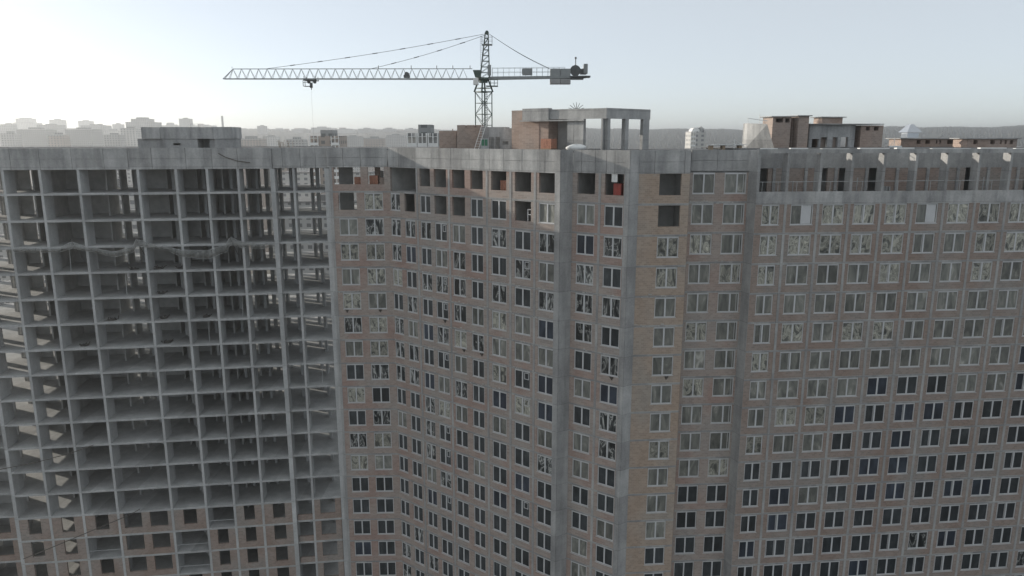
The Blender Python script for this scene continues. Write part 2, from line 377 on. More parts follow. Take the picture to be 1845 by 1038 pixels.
# partition walls across the building: closed where the photo shows no daylight
m = MB()
gaps = sorted([(fAB.U(a, 340, -7.4), fAB.U(b, 340, -7.4)) for a, b in ((-40, -20), (0, 2), (56, 67), (192, 240), (384, 390), (440, 450), (462, 477), (484, 600))])
edges = [-11.5] + [x for g in gaps if g[1] > -11.5 for x in g] + [U2]
spans = []; x = -12.2
for a, b in gaps:
    if a > x: spans.append((x, min(a, U2)))
    x = max(x, b)
for a, b in spans:
    if b - a < .15: continue
    m = MB(); m.box(fAB, a, b, -7.4, -7.6, GZ, ZT1); m.build('partition_wall', M['plaster'], frame)
for u, n0, n1 in ((-4.6, -2.6, -7.39), (1.2, -4.4, -7.39), (2.4, -5.4, -7.39), (9.0, -3.8, -7.39), (11.0, -5.7, -7.39), (14.3, -4.6, -7.39), (17.0, -5.3, -7.39), (-6.9, -4.6, -7.39), (7.6, -5.6, -7.39), (12.9, -5.4, -7.39)):
    m = MB(); m.box(fAB, u - .09, u + .09, n0, n1, GZ, ZT1); m.build('partition_wall', M['plaster'], frame)
m = MB(); m.box(fAB, -15.9, -12.2, -4.4, -4.6, GZ, SZ(9)); m.build('partition_wall', M['plaster'], frame)
# brick infill that has reached the lower storeys
m = MB(); c2 = MB()
bays = list(zip([U0 + .2] + cols, cols + [U1]))
for k in range(15, 23):
    for bi, (a, b) in enumerate(bays):
        zt, zb, zs = SZ(k) - .112, SZ(k + 1) + .112, SZ(k + 1) + .85
        a_, b_ = a + .15, b - .15; W = b_ - a_; rr = rnd.random()
        if (bi, k) in ((5, 15), (4, 16), (2, 16), (4, 17)):       # bays still open, one with a rail
            c2.tube(fAB.p(a_, -.1, zb + .95), fAB.p(b_, -.1, zb + .95), .03); continue
        ops = [(a_ + W * .07, a_ + W * .42), (a_ + W * .58, a_ + W * .93)] if bi == 3 else [(a_ + W * .3, a_ + W * .72)]
        m.box(fAB, a_, b_, -.02, -.3, zb, zs); x = a_
        for p, q in ops: m.box(fAB, x, p, -.02, -.3, zs, zt); x = q
        m.box(fAB, x, b_, -.02, -.3, zs, zt)
    for a, b, n in ((21.3, 23.14, -.42), (23.42, 26.75, -.42), (-15.95, -11.9, -.82)):
        W = b - a; p, q = a + W * .22, a + W * .78
        if a == 21.3: p, q = a + .05, b - .02
        m.box(fAB, a, b, n, n - .28, zb, zs)
        if p - a > .1: m.box(fAB, a, p, n, n - .28, zs, zt); m.box(fAB, q, b, n, n - .28, zs, zt)
m.build('brick_infill', M['brick_dark'], frame); c2.build('guard_rail', M['rail'], frame)
m = MB(); rj = random.Random(3)
fascia(fAB, m, U0, U1, ZT1, TOP, joints(U0, U1, 3.1, rj)); fascia(fAB, m, U1, U2 + .3, ZT1 + .05, TOP, joints(U1, U2, 1.7, rj), -.4); fascia(fAB, m, UE, U0, ZT1, TOP, joints(UE, U0, 3.1, rj), -.8)
m.box(fAB, UE, U2, DEP + .25, DEP, ZT1, TOP)
m.build('parapet', M['conc_panel'], frame)
m = MB(); m.box(fAB, UE, U2, -.9, DEP + .3, TOP - .35, TOP - .1); m.box(fAB, UE, U2, -.9, DEP + .3, SZ(1) - .26, SZ(1) - .02)
m.build('roof', M['roof'], frame)
# low stair head on that roof
def roofbox(px0, px1, py_top, py_bot, Y, depth, fr):
    a, b = at(px0, py_top, Y), at(px1, py_top, Y); return a.x, b.x, a.z
fS = Fr((at(262, 240, 88).x, 88 - .9), (at(416, 240, 88).x, 88 + .55)); LS = fS.L
hz = at(330, 229, 88).z; hb = at(330, 250, 88).z
m = MB(); m.box(fS, 0, LS * .2, .12, -5, hb, hz - .02); m.box(fS, LS * .2 + .02, LS * .53, 0, -5, hb, hz); m.box(fS, LS * .53 + .02, LS * .78, .03, -5, hb, hz - .01); m.box(fS, LS * .78 + .02, LS, 0.0, -5, hb, hz + .02)
hd = m.build('stair_head', M['conc_panel'], frame)
m = MB(); m.box(fS, -.6, LS * .22, -.25, -4.8, TOP - .1, hb - .01); m.box(fS, LS * .22 + .01, LS * .33, -.08, -4.8, TOP - .1, hb - .01)
m.box(fS, LS * .33, LS * .41, -.08, -.3, TOP - .1, hb - .75); m.box(fS, LS * .33, LS * .41, -.08, -.3, hb - .5, hb - .01); m.box(fS, LS * .41, LS * .53, -.08, -.3, TOP - .1, hb - .01)
m.box(fS, LS * .53, LS * .6, -.1, -4.8, TOP - .1, hb - .01); m.box(fS, LS * .72, LS * .79, -.6, -1.2, TOP - .1, hb - .01); m.box(fS, LS * .79, LS * .99, -.1, -4.8, TOP - .1, hb - .01)
m.box(fS, LS * .33, LS * .53, -2.2, -2.4, TOP - .1, hb - .01); m.box(fS, LS * .6, LS * .72, -2.6, -2.8, TOP - .1, hb - .01)
m.build('stair_wall', M['conc'], hd)
m = MB(); fz = hz
for p in (LS * .53, LS * .575, LS * .62): m.tube(fS.p(p, -.2, fz), fS.p(p, -.2, fz + .35), .02)
m.tube(fS.p(LS * .53, -.2, fz + .35), fS.p(LS * .62, -.2, fz + .35), .02); m.build('guard_rail', M['rail'], hd)

# ------------------------------------------------------------------ 2 the slanting brick wing in the middle
mid = thing('apartment_block', (-6, 88, GZ), 'slanting brick wing of glazed white windows between the open frame and the corner', 'building', 'blocks of the big housing complex')
W2 = Windows(mid); br, co = MB(), MB()
rw = random.Random(11)
def pick(r, table):
    x = r.random()
    for p, v in table:
        if x < p: return v
        x -= p
    return table[-1][1]
KMID = 20
def st_BC(k, c):
    if k == 1: return ('at', (.45, 4.4)[c], (3.55, 6.3)[c], 'open')
    if k == 2 and c == 0: return 'open'
    if k <= 6: return (pick(rw, [(.55, 'film'), (.3, 'veil'), (.15, 'crease')]), 'plain')
    if k <= 13: return (pick(rw, [(.25, 'film'), (.35, 'veil'), (.2, 'crease'), (.2, 'dark')]), 'plain')
    return (pick(rw, [(.7, 'dark'), (.2, 'blue'), (.1, 'veil')]), 'plain')
facade(fBC, [(.85, 3.0), (3.9, 6.08)], 1, KMID, st_BC, br, co, W2, [.12])
cd = [(.25, 1.83), (2.55, 4.2), (5.05, 6.68), (7.28, 9.1), (9.93, 11.78), (12.58, 14.3), (15.42, 17.44), (18.52, 20.59), (21.55, 23.6)]
def st_CD(k, c):
    if k == 1:
        if c == 0: return ('at', .3, 4.45, 'nosill')
        if c == 1: return None
        return 'open'
    if k == 2 and c in (1, 3, 4, 7): return 'open'
    v = 'vent' if c in (3, 7) and rw.random() < .5 else 'plain'
    if k <= 3: return (pick(rw, [(.4, 'crease'), (.35, 'veil'), (.25, 'dark')]), v)
    if k <= 10: return (pick(rw, [(.22, 'crease'), (.18, 'veil'), (.45, 'dark'), (.1, 'blue'), (.05, 'film')]), v)
    return (pick(rw, [(.1, 'crease'), (.08, 'veil'), (.74, 'dark'), (.08, 'blue')]), v)
facade(fCD, cd, 1, KMID, st_CD, br, co, W2, [4.62, 9.5, 14.86, 17.98, 21.07])
br.build('brick_infill', M['brick'], mid)
m = MB(); m.box(fCD, fCD.L - .62, fCD.L, .06, -.3, GZ, ZT1 + .2); m.box(fDD, .002, fDD.L - .002, .03, -.25, GZ, ZT1 + .2); m.build('pilaster', M['conc'], mid)
co.build('slab_edge', M['conc'], mid)
m = MB(); rj = random.Random(5)
fascia(fBC, m, -.3, fBC.L - .05, ZT1 + .12, TOP, [1.6, 3.6]); fascia(fCD, m, .05, fCD.L - .63, ZT1 + .12, TOP, joints(0, 23, 2.3, rj), .02)
m.box(fCD, fCD.L - .62, fCD.L, .075, -.25, ZT1 + .21, TOP); m.box(fDD, .01, fDD.L - .01, .045, -.25, ZT1 + .21, TOP)
m.build('parapet', M['conc_panel'], mid)
inn = fCD.n * -1
def off(p, v, d): return (p[0] + v.x * d, p[1] + v.y * d)
Db = off(P['D'], inn, 15)
mid_poly = [off(P['B'], fBC.n, -.3), off(P['C'], fCD.n, -.3), off(P['D'], fCD.n, -.32), Db, (-9.6, 102), (-22.8, 101.8)]
m = MB(); m.prism(mid_poly, TOP - .3, TOP - .12); m.build('roof', M['roof'], mid)
for k in (1, 2, 3, 4):
    m = MB(); m.prism(mid_poly, SZ(k) - .1, SZ(k) + .1); m.build('floor_slab', M['conc_frame'], mid)
def inner(root, fr, u0, u1, n0, n1):      # a room wall behind the unglazed top openings
    m = MB(); m.box(fr, u0, u1, n0, n1, SZ(3) + .101, SZ(1) - .101); m.build('partition_wall', M['plaster'], root)
for a in ((.2, 23.9, -5.2, -5.4), (.02, .18, -.35, -5.19), (5.9, 6.05, -1.5, -5.19)) + tuple((u - .1, u + .1, -.31, -5.19) for u in (4.72, 6.95, 9.55, 12.15, 14.9, 18.0, 21.1)): inner(mid, fCD, *a)
for a in ((.2, 1.9, -4.2, -4.4), (3.62, 3.95, -1.2, -3.2)): inner(mid, fBC, *a)
m = MB(); m.box(fBC, 4.9, 5.5, -2.2, -2.6, SZ(2) + .101, SZ(1) - .101); m.build('brick_pier', M['brick_red'], mid)

# ------------------------------------------------------------------ 3 the corner block
cor = thing('apartment_block', (14, 78, GZ), 'buff brick corner block with concrete corner column below the open rooftop frame', 'building', 'blocks of the big housing complex')
W3 = Windows(cor); br, bb, co = MB(), MB(), MB()
def st_DE(k, c):
    if k == 1: return 'open'
    if k <= 9: return (pick(rw, [(.45, 'crease'), (.3, 'dark'), (.2, 'veil'), (.05, 'blue')]), 'plain')
    return (pick(rw, [(.2, 'veil'), (.65, 'dark'), (.15, 'crease')]), 'plain')
facade(fDE, [(.55, 2.54), (3.58, 5.58)], 1, 20, st_DE, br, co, W3, [3.06])
def st_EF(k, c):
    if k <= 2: return 'open'
    if k <= 13: return (pick(rw, [(.62, 'veil'), (.38, 'film')]), 'plain')
    return ('dark', 'plain')
facade(fEF, [(2.03, 4.16)], 1, 20, st_EF, bb, co, W3)
facade(fFG, [], 1, 20, lambda k, c: None, bb, co, W3, u0=.02)
def st_GG(k, c):
    if k <= 11: return (pick(rw, [(.4, 'film'), (.6, 'veil')]), 'off' if c else 'plain')
    return (pick(rw, [(.2, 'veil'), (.8, 'dark')]), 'plain')
facade(fGG, [(.27, 2.47), (3.43, 5.62)], 1, 20, st_GG, br, co, W3)
W3.finish()
br.build('brick_infill', M['brick'], cor); bb.build('brick_infill', M['brick_buff'], cor); co.build('slab_edge', M['conc'], cor)
m = MB(); m.box(fDE, fDE.L - .5, fDE.L + .0, .05, -.3, GZ, ZT1 + .2); m.box(fEE, .003, fEE.L, .04, -.3, GZ, ZT1 + .2); m.box(fGH, .003, fGH.L, .02, -.3, GZ, ZT1 + .3)
m.build('pilaster', M['conc'], cor)
m = MB(); rj = random.Random(8)
fascia(fDE, m, 0.05, fDE.L - .51, ZT1 + .16, TOP, [1.0, 2.5, 3.7, 4.6], .02); m.box(fDE, fDE.L - .5, fDE.L, .06, -.25, ZT1 + .21, TOP); m.box(fEE, .01, fEE.L - .01, .05, -.25, ZT1 + .21, TOP)
fascia(fEF, m, 0.02, fEF.L, ZT1 + .2, TOP, [1.5, 4.4], .02); fascia(fFG, m, .05, fFG.L, ZT1 + .2, TOP, []); fascia(fGG, m, 0, fGG.L, ZT1 + .35, TOP, [2.6], .02); m.box(fGH, .01, fGH.L, .03, -.25, ZT1 + .31, TOP)
m.build('parapet', M['conc_panel'], cor)
cor_poly = [off(P['Dr'], fDE.n, -.32), off(P['E'], fDE.n, -.45), off(P['Er'], fEF.n, -.32), (16.6, 71.0), (17.1, 72.9), (23.3, 73.3), (22, 88), off(P['D'], inn, 15.02), off(P['D'], inn, .8)]
m = MB(); m.prism(cor_poly, TOP - .3, TOP - .12); m.build('roof', M['roof'], cor)
for k in (1, 2, 3, 4):
    m = MB(); m.prism(cor_poly, SZ(k) - .1, SZ(k) + .1); m.build('floor_slab', M['conc_frame'], cor)
for a in ((-1.2, 6.0, -4.2, -4.4), (.08, .2, -.33, -4.19), (2.95, 3.15, -.31, -4.19), (5.0, 5.1, -1.4, -4.19)): inner(cor, fDE, *a)
for a in ((.3, 4.9, -3.2, -3.4), (1.2, 1.4, -.31, -3.19), (4.5, 4.6, -.31, -3.19)): inner(cor, fEF, *a)
# crusts of squeezed-out mortar along some slab edges, and small dark brackets under sills
r_ = random.Random(61)
for root, f, ks in ((mid, fCD, (5, 6, 7, 8, 9)), (mid, fBC, (4, 6)), (cor, fDE, (5, 6, 7)), (cor, fEF, (5, 6)), (cor, fGG, (2, 4))):
    m = MB()
    for k in ks:
        x = r_.uniform(0, 1)
        while x < f.L - .9:
            l = r_.uniform(.05, .35)
            if r_.random() < .62: dz = r_.uniform(-.16, .2); m.box(f, x, x + l, r_.uniform(.03, .07), .001, SZ(k) + dz, SZ(k) + dz + r_.uniform(.03, .11))
            x += l + r_.uniform(.02, .3)
    o = m.build('mortar_crust', M['crust'], root); o['kind'] = 'stuff'
for root, f, u, k in ((mid, fBC, 1.3, 6), (mid, fBC, 5.3, 6), (mid, fCD, 11.4, 7), (mid, fCD, 14.0, 7), (cor, fDE, 4.9, 7), (cor, fEF, 3.5, 7), (mid, fCD, 8.6, 6)):
    m = MB(); z = SZ(k + 1) + .8; m.hexa([f.p(u - .03, .03, z - .38), f.p(u + .03, .03, z - .38), f.p(u + .03, .002, z - .38), f.p(u - .03, .002, z - .38), f.p(u - .2, .16, z), f.p(u + .2, .16, z), f.p(u + .2, .002, z), f.p(u - .2, .002, z)])
    m.build('bracket', M['cable'], root)
# rooftop frame: ring beam on columns, with a brick stair wall at its left end
K = Vector((9.55, 76.4)); fl = Fr(tuple(K + Vector((-.8, .6)) * 14), tuple(K)); fr_ = Fr(tuple(K), tuple(K + Vector((.72, .69)) * 8))
PT = at(1085, 194.3, 76.4).z; PB = at(1085, 213.5, 76.4).z; RZ = TOP - .12
uL = lambda px, n=0: fl.U(px, 230, n); uR = lambda px, n=0: fr_.U(px, 230, n)
ph = MB(); ph.box(fl, uL(985), 14, 0, -.3, PB, PT - .02); ph.box(fr_, .0, uR(1171), .0, -.3, PB, PT); 
pend = fr_.p(uR(1171), 0, 0)
bk = Fr(tuple(K + fr_.u * uR(1171)), tuple(K + fr_.u * uR(1171) + fl.u * -8)); 
pent = ph.build('roof_frame', M['conc'], cor)
m = MB(); m.prism([fl.p(uL(990), -.32, 0)[:2], fl.p(13.7, -.32, 0)[:2], fr_.p(uR(1171) - .02, -.32, 0)[:2], tuple(Vector(fr_.p(uR(1171) - .02, -.32, 0)[:2]) + fl.u * -9)], PB + .5, PT - .1)
m.build('roof_slab', M['conc'], pent)
def pcol(f, a, b, d=.45):
    m = MB(); m.box(f, a, b, -.02, -d, RZ, PB - .002); m.build('column', M['conc'], pent)
pcol(fl, uL(1022), uL(1033.5)); pcol(fl, uL(1034), uL(1051), .5); pcol(fl, uL(1083), uL(1085) + .06, .5); pcol(fr_, .35, uR(1100), .4); pcol(fr_, uR(1127), uR(1133), .5); pcol(fr_, uR(1159), uR(1170), .4)
m = MB(); m.box(fl, uL(985), uL(1022), -2.2, -2.4, RZ, PB + .3); m.build('rear_wall', M['plaster'], pent)
m = MB(); m.box(fl, uL(984) - 1.2, uL(984), -.45, -3, RZ, PT - .1); m.box(fl, uL(922, -.4), uL(984) - 1.2, -.4, -3.4, RZ, PT - .02); m.build('brick_wall', M['brick_red'], pent)
m = MB(); m.box(fl, uL(941, .25), uL(988, .25), .25, -.44, PB - .06, PT + .12); m.box(fl, uL(936, .3), uL(1052, .3), .06 if False else .3, .0, PB - .2, PB - .08); m.build('lintel_panel', M['conc_panel'], pent)
# brick vents and grey stair wall further left on the roof
def vent(name, parent, px0, px1, py, Y, depth, mt, zb=RZ, ang=0.0, caps=None):
    a, b = at(px0, py, Y), at(px1, py, Y); f = Fr((a.x, Y), (b.x, Y + (b.x - a.x) * math.tan(ang)))
    m = MB(); m.box(f, 0, f.L, 0, -depth, zb, a.z); return m, f, a.z
m, f, z = vent('vent', mid, 791, 822, 236, 92, 3, 0); m.box(f, f.L * .75, f.L * .8, -.5, -.6, z, z + .25); m.build('vent_stack', M['brick_red'], mid)
m, f, z = vent('vent', mid, 823.5, 870, 230, 90, 3, 0)
for a, b in ((0, .32), (.38, .68), (.74, 1)): m.box(f, f.L * a, f.L * b, 0, -3, z + .003, z + .3)
m.box(f, f.L * .02, f.L * .98, -.35, -2.9, z + .002, z + .22); m.build('vent_stack', M['brick_red'], mid)
a, b = at(868, 229, 87), at(925, 229, 87); f = Fr((a.x, 87), (b.x, 86.3)); m = MB(); L_ = f.L
for x0, x1, z0, z1 in ((0, .24, RZ, -.1), (.38, .44, RZ, -.1), (.58, .66, RZ, -.1), (.66, .84, RZ, -.95), (.66, .84, -.55, -.1), (.84, 1, RZ, -.1)): m.box(f, L_ * x0, L_ * x1, 0, -.3, z0, z1)
m.box(f, 0, L_, 0, -.3, -.099, a.z - .15); m.box(f, 0, L_ * .75, -.02, -2.5, a.z - .149, a.z); m.box(f, 0.1, L_, -1.8, -2, RZ, -.1)
m.build('stair_head', M['conc_panel'], mid)
W2.finish()

# ------------------------------------------------------------------ 4 the long wing on the right with its roof terrace
wing = thing('apartment_block', (40, 82, GZ), 'long brown brick wing with window grid and open columned roof terrace at the right', 'building', 'blocks of the big housing complex')
W4 = Windows(wing); br, co = MB(), MB()
hi = [(.69, 2.45), (3.62, 5.91), (6.85, 9.1), (10.05, 12.3), (13.36, 15.6), (16.65, 18.9), (19.97, 22.2), (23.3, 25.55), (26.6, 28.85), (29.9, 32.15), (33.2, 35.45), (36.5, 38.7)]
pier = [3.03, 6.36, 9.55, 12.82, 16.12, 19.43, 22.74, 26.08, 29.38, 32.68, 35.98]
def st_HI(k, c):
    if k == 2 and c in (1, 5): return ('veil', 'board')
    v = 'plain' if rw.random() < .75 else 'sash'
    lim = 7.5 - .18 * max(0, c - 4) + (3.0 if c < 3 else 0)
    if k <= 3: return (pick(rw, [(.85, 'film'), (.15, 'veil')]), v)
    if k <= lim: return (pick(rw, [(.78, 'veil'), (.22, 'film')]), v)
    if k <= lim + 2: return (pick(rw, [(.3, 'veil'), (.35, 'dark'), (.35, 'blue')]), v)
    return (pick(rw, [(.75, 'dark'), (.2, 'blue'), (.05, 'crease')]), v)
WL = 39.2
facade(fHI, hi, 2, 20, st_HI, br, co, W4, pier, u1=WL)
W4.finish()
br.build('brick_infill', M['brick_dark'], wing); co.build('slab_edge', M['conc'], wing)
m = MB(); m.box(fHI, 0, WL, .03, -.22, SZ(2) + .105, -5.28); m.box(fHI, 0, WL, .05, -.3, SZ(2) - .12, SZ(2) + .104); m.build('terrace_parapet', M['conc_panel'], wing)
m = MB(); m.box(fHI, -.02, WL, .03, -.5, -1.6, -1.2); m.build('roof_beam', M['conc_panel'], wing)
for u in [0.12] + pier:
    m = MB(); m.box(fHI, u - .13, u + .13, 0, -1.05, -5.279, -1.602); m.build('column', M['conc'], wing)
TD = -3.0
m = MB(); m.box(fHI, 0, WL, TD + .001, -6, SZ(2) - .1, SZ(2) + .0); m.box(fHI, 0, WL, -.31, TD, SZ(2) - .1, SZ(2) + .02); m.build('terrace_floor', M['conc_frame'], wing)
m = MB(); m.box(fHI, -.3, WL, TD, TD - .3, -3.15, -1.3); 
for u in pier: m.box(fHI, u - .15, u + .15, TD + .12, TD - .3, SZ(2) + .021, -3.151)
m.build('terrace_back_beam', M['conc'], wing)
m = MB(); doors = [(1.6, 2.4), (4.0, 4.6), (7.9, 8.7), (9.9, 10.9), (13.1, 14.3), (17.3, 18.1), (23.6, 24.5), (30.2, 31)]
x = -.3
for a, b in doors: m.box(fHI, x, a, TD - .03, TD - .28, SZ(2) + .021, -3.152); x = b
m.box(fHI, x, WL, TD - .03, TD - .28, SZ(2) + .021, -3.152); m.build('terrace_brick_wall', M['brick_dark'], wing)
m = MB(); m.box(fHI, 0, WL, TD - 3, TD - 3.2, SZ(2), -1.4); m.build('partition_wall', M['plaster'], wing)
m = MB(); m.box(fHI, -.4, WL, TD - .05, -15, -1.299, -1.22); m.box(fHI, .2, WL, -14.7, -15, GZ, -1.3); m.box(fHI, WL - .3, WL, -.31, -14.7, GZ, SZ(2) - .11); m.build('roof', M['roof'], wing)
m = MB(); r_ = random.Random(21)
x = .3
while x < WL - 3:                  # sheeting and boards lying along the roof edge
    l = r_.uniform(1.0, 4.5); m.box(fHI, x, x + l, -.02 - r_.random() * .1, -.49, -1.199, -1.19 + r_.uniform(.02, .1)); x += l + r_.uniform(.2, 2.5)
m.build('edge_board', M['white'], wing)
RW = -1.22
def stack(px0, px1, py, Y, depth, mt, cap=0.0, capm='conc', holes=(), ang=R(5), extra=None):
    a, b = at(px0, py, Y), at(px1, py, Y); f = Fr((a.x, Y), (b.x, Y + (b.x - a.x) * math.tan(ang))); L_ = f.L; z = a.z
    m = MB(); hz = .42
    if holes:
        m.box(f, 0, L_, 0, -depth, RW, z - hz - .15); m.box(f, 0, L_, 0, -depth, z - .14, z); x = 0
        for p, q in holes: m.box(f, x, L_ * p, 0, -depth, z - hz - .149, z - .141); x = L_ * q
        m.box(f, x, L_, 0, -depth, z - hz - .149, z - .141); m.box(f, .05, L_ - .05, -depth * .5, -depth * .55, z - hz - .148, z - .142)
    else: m.box(f, 0, L_, 0, -depth, RW, z)
    o = m.build('vent_stack', M[mt], wing)
    if cap:
        m = MB(); m.box(f, -cap, L_ + cap, cap, -depth - cap, z + .004, z + .1); m.build('cap_slab', M[capm], o)
    return f, z, o
stack(1393, 1427, 211, 82, 2.6, 'brick_red', .3, 'conc', ((.16, .56), (.68, .92)))
stack(1427.5, 1439, 213, 83.2, 2.0, 'brick_red')
stack(1439.5, 1459, 209.5, 82, 2.2, 'brick_red', .25)
f, z, o = stack(1482, 1520, 212, 84, 2.0, 'brick_red', .3)
a, b = at(1459.5, 225, 83), at(1551, 225, 83); f = Fr((a.x, 83), (b.x, 84.2)); L_ = f.L; m = MB(); lo = -.55
m.box(f, 0, L_, 0, -6, -.1, a.z); x = 0
for p, q, h in ((.07, .22, .6), (.26, .4, .1), (.52, .63, .2), (.7, .86, .2)): m.box(f, x, L_ * p, 0, -.3, RW, -.101); m.box(f, L_ * p, L_ * q, 0, -.3, -.1 - h * .3 - .002, -.101) if h > .3 else None; x = L_ * q
m.box(f, x, L_, 0, -.3, RW, -.101); m.box(f, 0, L_, -2.5, -2.7, RW, -.101)
m.build('stair_head', M['conc_panel'], wing)
stack(1552, 1594, 226, 84.2, 3, 'brick_red', .0, 'conc', ((.22, .4), (.58, .78)))
m = MB(); a, b = at(1459, 224.6, 82.6), at(1604, 224.6, 82.6); f = Fr((a.x, 82.6), (b.x, 84)); m.box(f, 0, f.L, .05, -6, a.z + .02, a.z + .11); m.build('cap_slab', M['conc'], wing)
stack(1624, 1734, 250.5, 87.5, 2.4, 'brick_red', .3, 'conc', ((.27, .34), (.42, .5), (.6, .63), (.66, .69), (.8, .9)))
stack(1744, 1839, 250.5, 83.5, 2.4, 'brick_red', .3, 'conc', ((.12, .2), (.46, .55), (.66, .69), (.75, .79), (.86, .92)))
m = MB(); a = at(1632, 249, 85.5); b = at(1652, 249, 85.5); x0, x1 = a.x, b.x; zz = a.z + .05       # sheet metal vent hood
m.abox(x0, x1, 85.2, 86.6, zz, zz + .55)
i = len(m.v); zt = at(1642, 224, 85.5).z
m.v += [(x0 - .22, 84.9, zz + .6), (x1 + .25, 84.9, zz + .6), (x1 + .25, 86.9, zz + .6), (x0 - .22, 86.9, zz + .6), (x0 + .45, 85.6, zt), (x1 - .45, 85.6, zt), (x1 - .45, 86.2, zt), (x0 + .45, 86.2, zt)]
m.f += [tuple(i + k for k in q) for q in ((0, 3, 2, 1), (4, 5, 6, 7), (0, 1, 5, 4), (1, 2, 6, 5), (2, 3, 7, 6), (3, 0, 4, 7))]
m.build('vent_hood', M['metal'], wing)
# pale leaning stair wall beside the brick stacks
m = MB(); q = [at(1347, 268, 80), at(1384, 268, 80), at(1372, 224, 80), at(1350, 222, 80)]
for p in q: p.z = max(p.z, RW)
yq = (80.6, 78.2)     # the wall is turned towards the sun
m.hexa([(q[0].x, yq[0], q[0].z), (q[1].x, yq[1], q[1].z), (q[1].x, 82, q[1].z), (q[0].x, 82, q[0].z), (q[3].x, yq[0], q[3].z), (q[2].x, yq[1], q[2].z), (q[2].x, 82, q[2].z), (q[3].x, 82, q[3].z)])
pw = m.build('stair_wall', M['conc_panel'], wing)
m = MB(); a, b = at(1349, 213, 80), at(1384, 218, 80); m.tube((a.x, 80.2, a.z), (b.x, 80.2, b.z), .035); m.tube((a.x, 80.2, a.z), (a.x, 80.2, q[3].z), .03); c = at(1371, 205, 80); m.tube((c.x, 80.3, c.z), (c.x, 80.3, q[3].z), .03); m.build('guard_rail', M['white'], pw)

# ------------------------------------------------------------------ tower crane behind the roofs
YC = 102.0
cx, cb = at(871.5, 200, YC).x, GZ
crane = thing('tower_crane', (cx, YC, GZ), 'green and grey tower crane with long lattice jib standing behind the roofs', 'crane')
def Q(px, py, dy=0): v = at(px, py, YC); return Vector((v.x, YC + dy, v.z))
zmt = at(871, 166, YC).z; hs = 1.13
m = MB(); legs = [Vector((cx + hs * math.cos(t), YC + hs * math.sin(t), 0)) for t in (R(172), R(262), R(352), R(82))]
for l in legs: m.tube((l.x, l.y, GZ), (l.x, l.y, zmt), .09, 4)
z = zmt; step = 1.45; sgn = 0
while z > -16:
    for i in range(4):
        a, b = legs[i], legs[(i + 1) % 4]; m.tube((a.x, a.y, z), (b.x, b.y, z), .045, 4)
        lo_, hi_ = (a, b) if (i + sgn) % 2 else (b, a); m.tube((lo_.x, lo_.y, z - step), (hi_.x, hi_.y, z), .04, 4)
    z -= step; sgn += 1
m.build('mast', M['crane_green'], crane)
m = MB(); m.tube((cx + .1, YC, -16), (cx + .1, YC, zmt), .06, 4); m.tube((cx + .45, YC, -16), (cx + .45, YC, zmt), .06, 4)
zz = -2
while zz < zmt: m.tube((cx + .1, YC, zz), (cx + .45, YC, zz), .03, 4); zz += .3
m.build('mast_ladder', M['crane_green'], crane)
zpl = at(871, 143, YC).z; ht = .75
m = MB()
for l in legs:
    d = (l - Vector((cx, YC, 0))); m.tube(l + Vector((d.x * .12, d.y * .12, zmt)), Vector((cx + d.x * ht * .75, YC + d.y * ht * .75, zpl)), .15, 4)
for i in range(4):
    a, b = legs[i], legs[(i + 1) % 4]; m.tube((a.x, a.y, zmt + .02), (b.x, b.y, zmt + .02), .09, 4); m.tube((a.x * .9 + cx * .1, a.y * .9 + YC * .1, zmt + .5), (b.x * .9 + cx * .1, b.y * .9 + YC * .1, zmt + .5), .06, 4)
m.tube((cx, YC, zpl - .45), (cx, YC, zpl - .05), .6, 12); m.tube((cx, YC, zpl - .05), (cx, YC, zpl + .2), .95, 14)
m.build('slewing_ring', M['crane_green'], crane)
# tower head
m = MB(); tp = Q(877.5, 59); feet = [Q(865, 141, -.6), Q(865, 141, .6), Q(882, 141, -.6), Q(882, 141, .6)]
tops = [tp + Vector((-.22, -.2, 0)), tp + Vector((-.22, .2, 0)), tp + Vector((.15, -.2, 0)), tp + Vector((.15, .2, 0))]
for a, b in zip(feet, tops): m.tube(a, b, .09, 4)
for k in range(1, 8):
    t = k / 8; q = [a.lerp(b, t) for a, b in zip(feet, tops)]; t2 = (k - 1) / 8; q2 = [a.lerp(b, t2) for a, b in zip(feet, tops)]
    for i, j in ((0, 1), (2, 3), (0, 2), (1, 3)): m.tube(q[i], q[j], .045, 4)
    for i, j in ((0, 2), (1, 3)): m.tube(q2[i], q[j], .035, 4)
m.tube(tp + Vector((0, -.45, 0)), tp + Vector((0, .45, 0)), .24, 8)
m.build('tower_head', M['crane_green'], crane)
m = MB(); a, b = Q(868, 80.5), Q(887, 80.5); m.abox(a.x, b.x, YC - .7, YC + .7, a.z - .06, a.z)
for x in (a.x + .03, a.x * .5 + b.x * .5, b.x - .03):
    for y in (YC - .67, YC + .67): m.tube((x, y, a.z), (x, y, a.z + 1.0), .022, 4)
for h in (.5, 1.0):
    for y in (YC - .67, YC + .67): m.tube((a.x, y, a.z + h), (b.x, y, a.z + h), .022, 4)
    m.tube((b.x, YC - .67, a.z + h), (b.x, YC + .67, a.z + h), .022, 4)
m.build('head_platform', M['crane_grey'], crane)
m = MB()                              # caged ladder up the head
for px in (866, 869): m.tube(Q(px, 120, -.8), Q(px, 66, -.8), .022, 4)
for i in range(14): m.tube(Q(866, 120 - i * 4, -.8), Q(869, 120 - i * 4, -.8), .018, 4)
m.build('head_ladder', M['crane_grey'], crane)
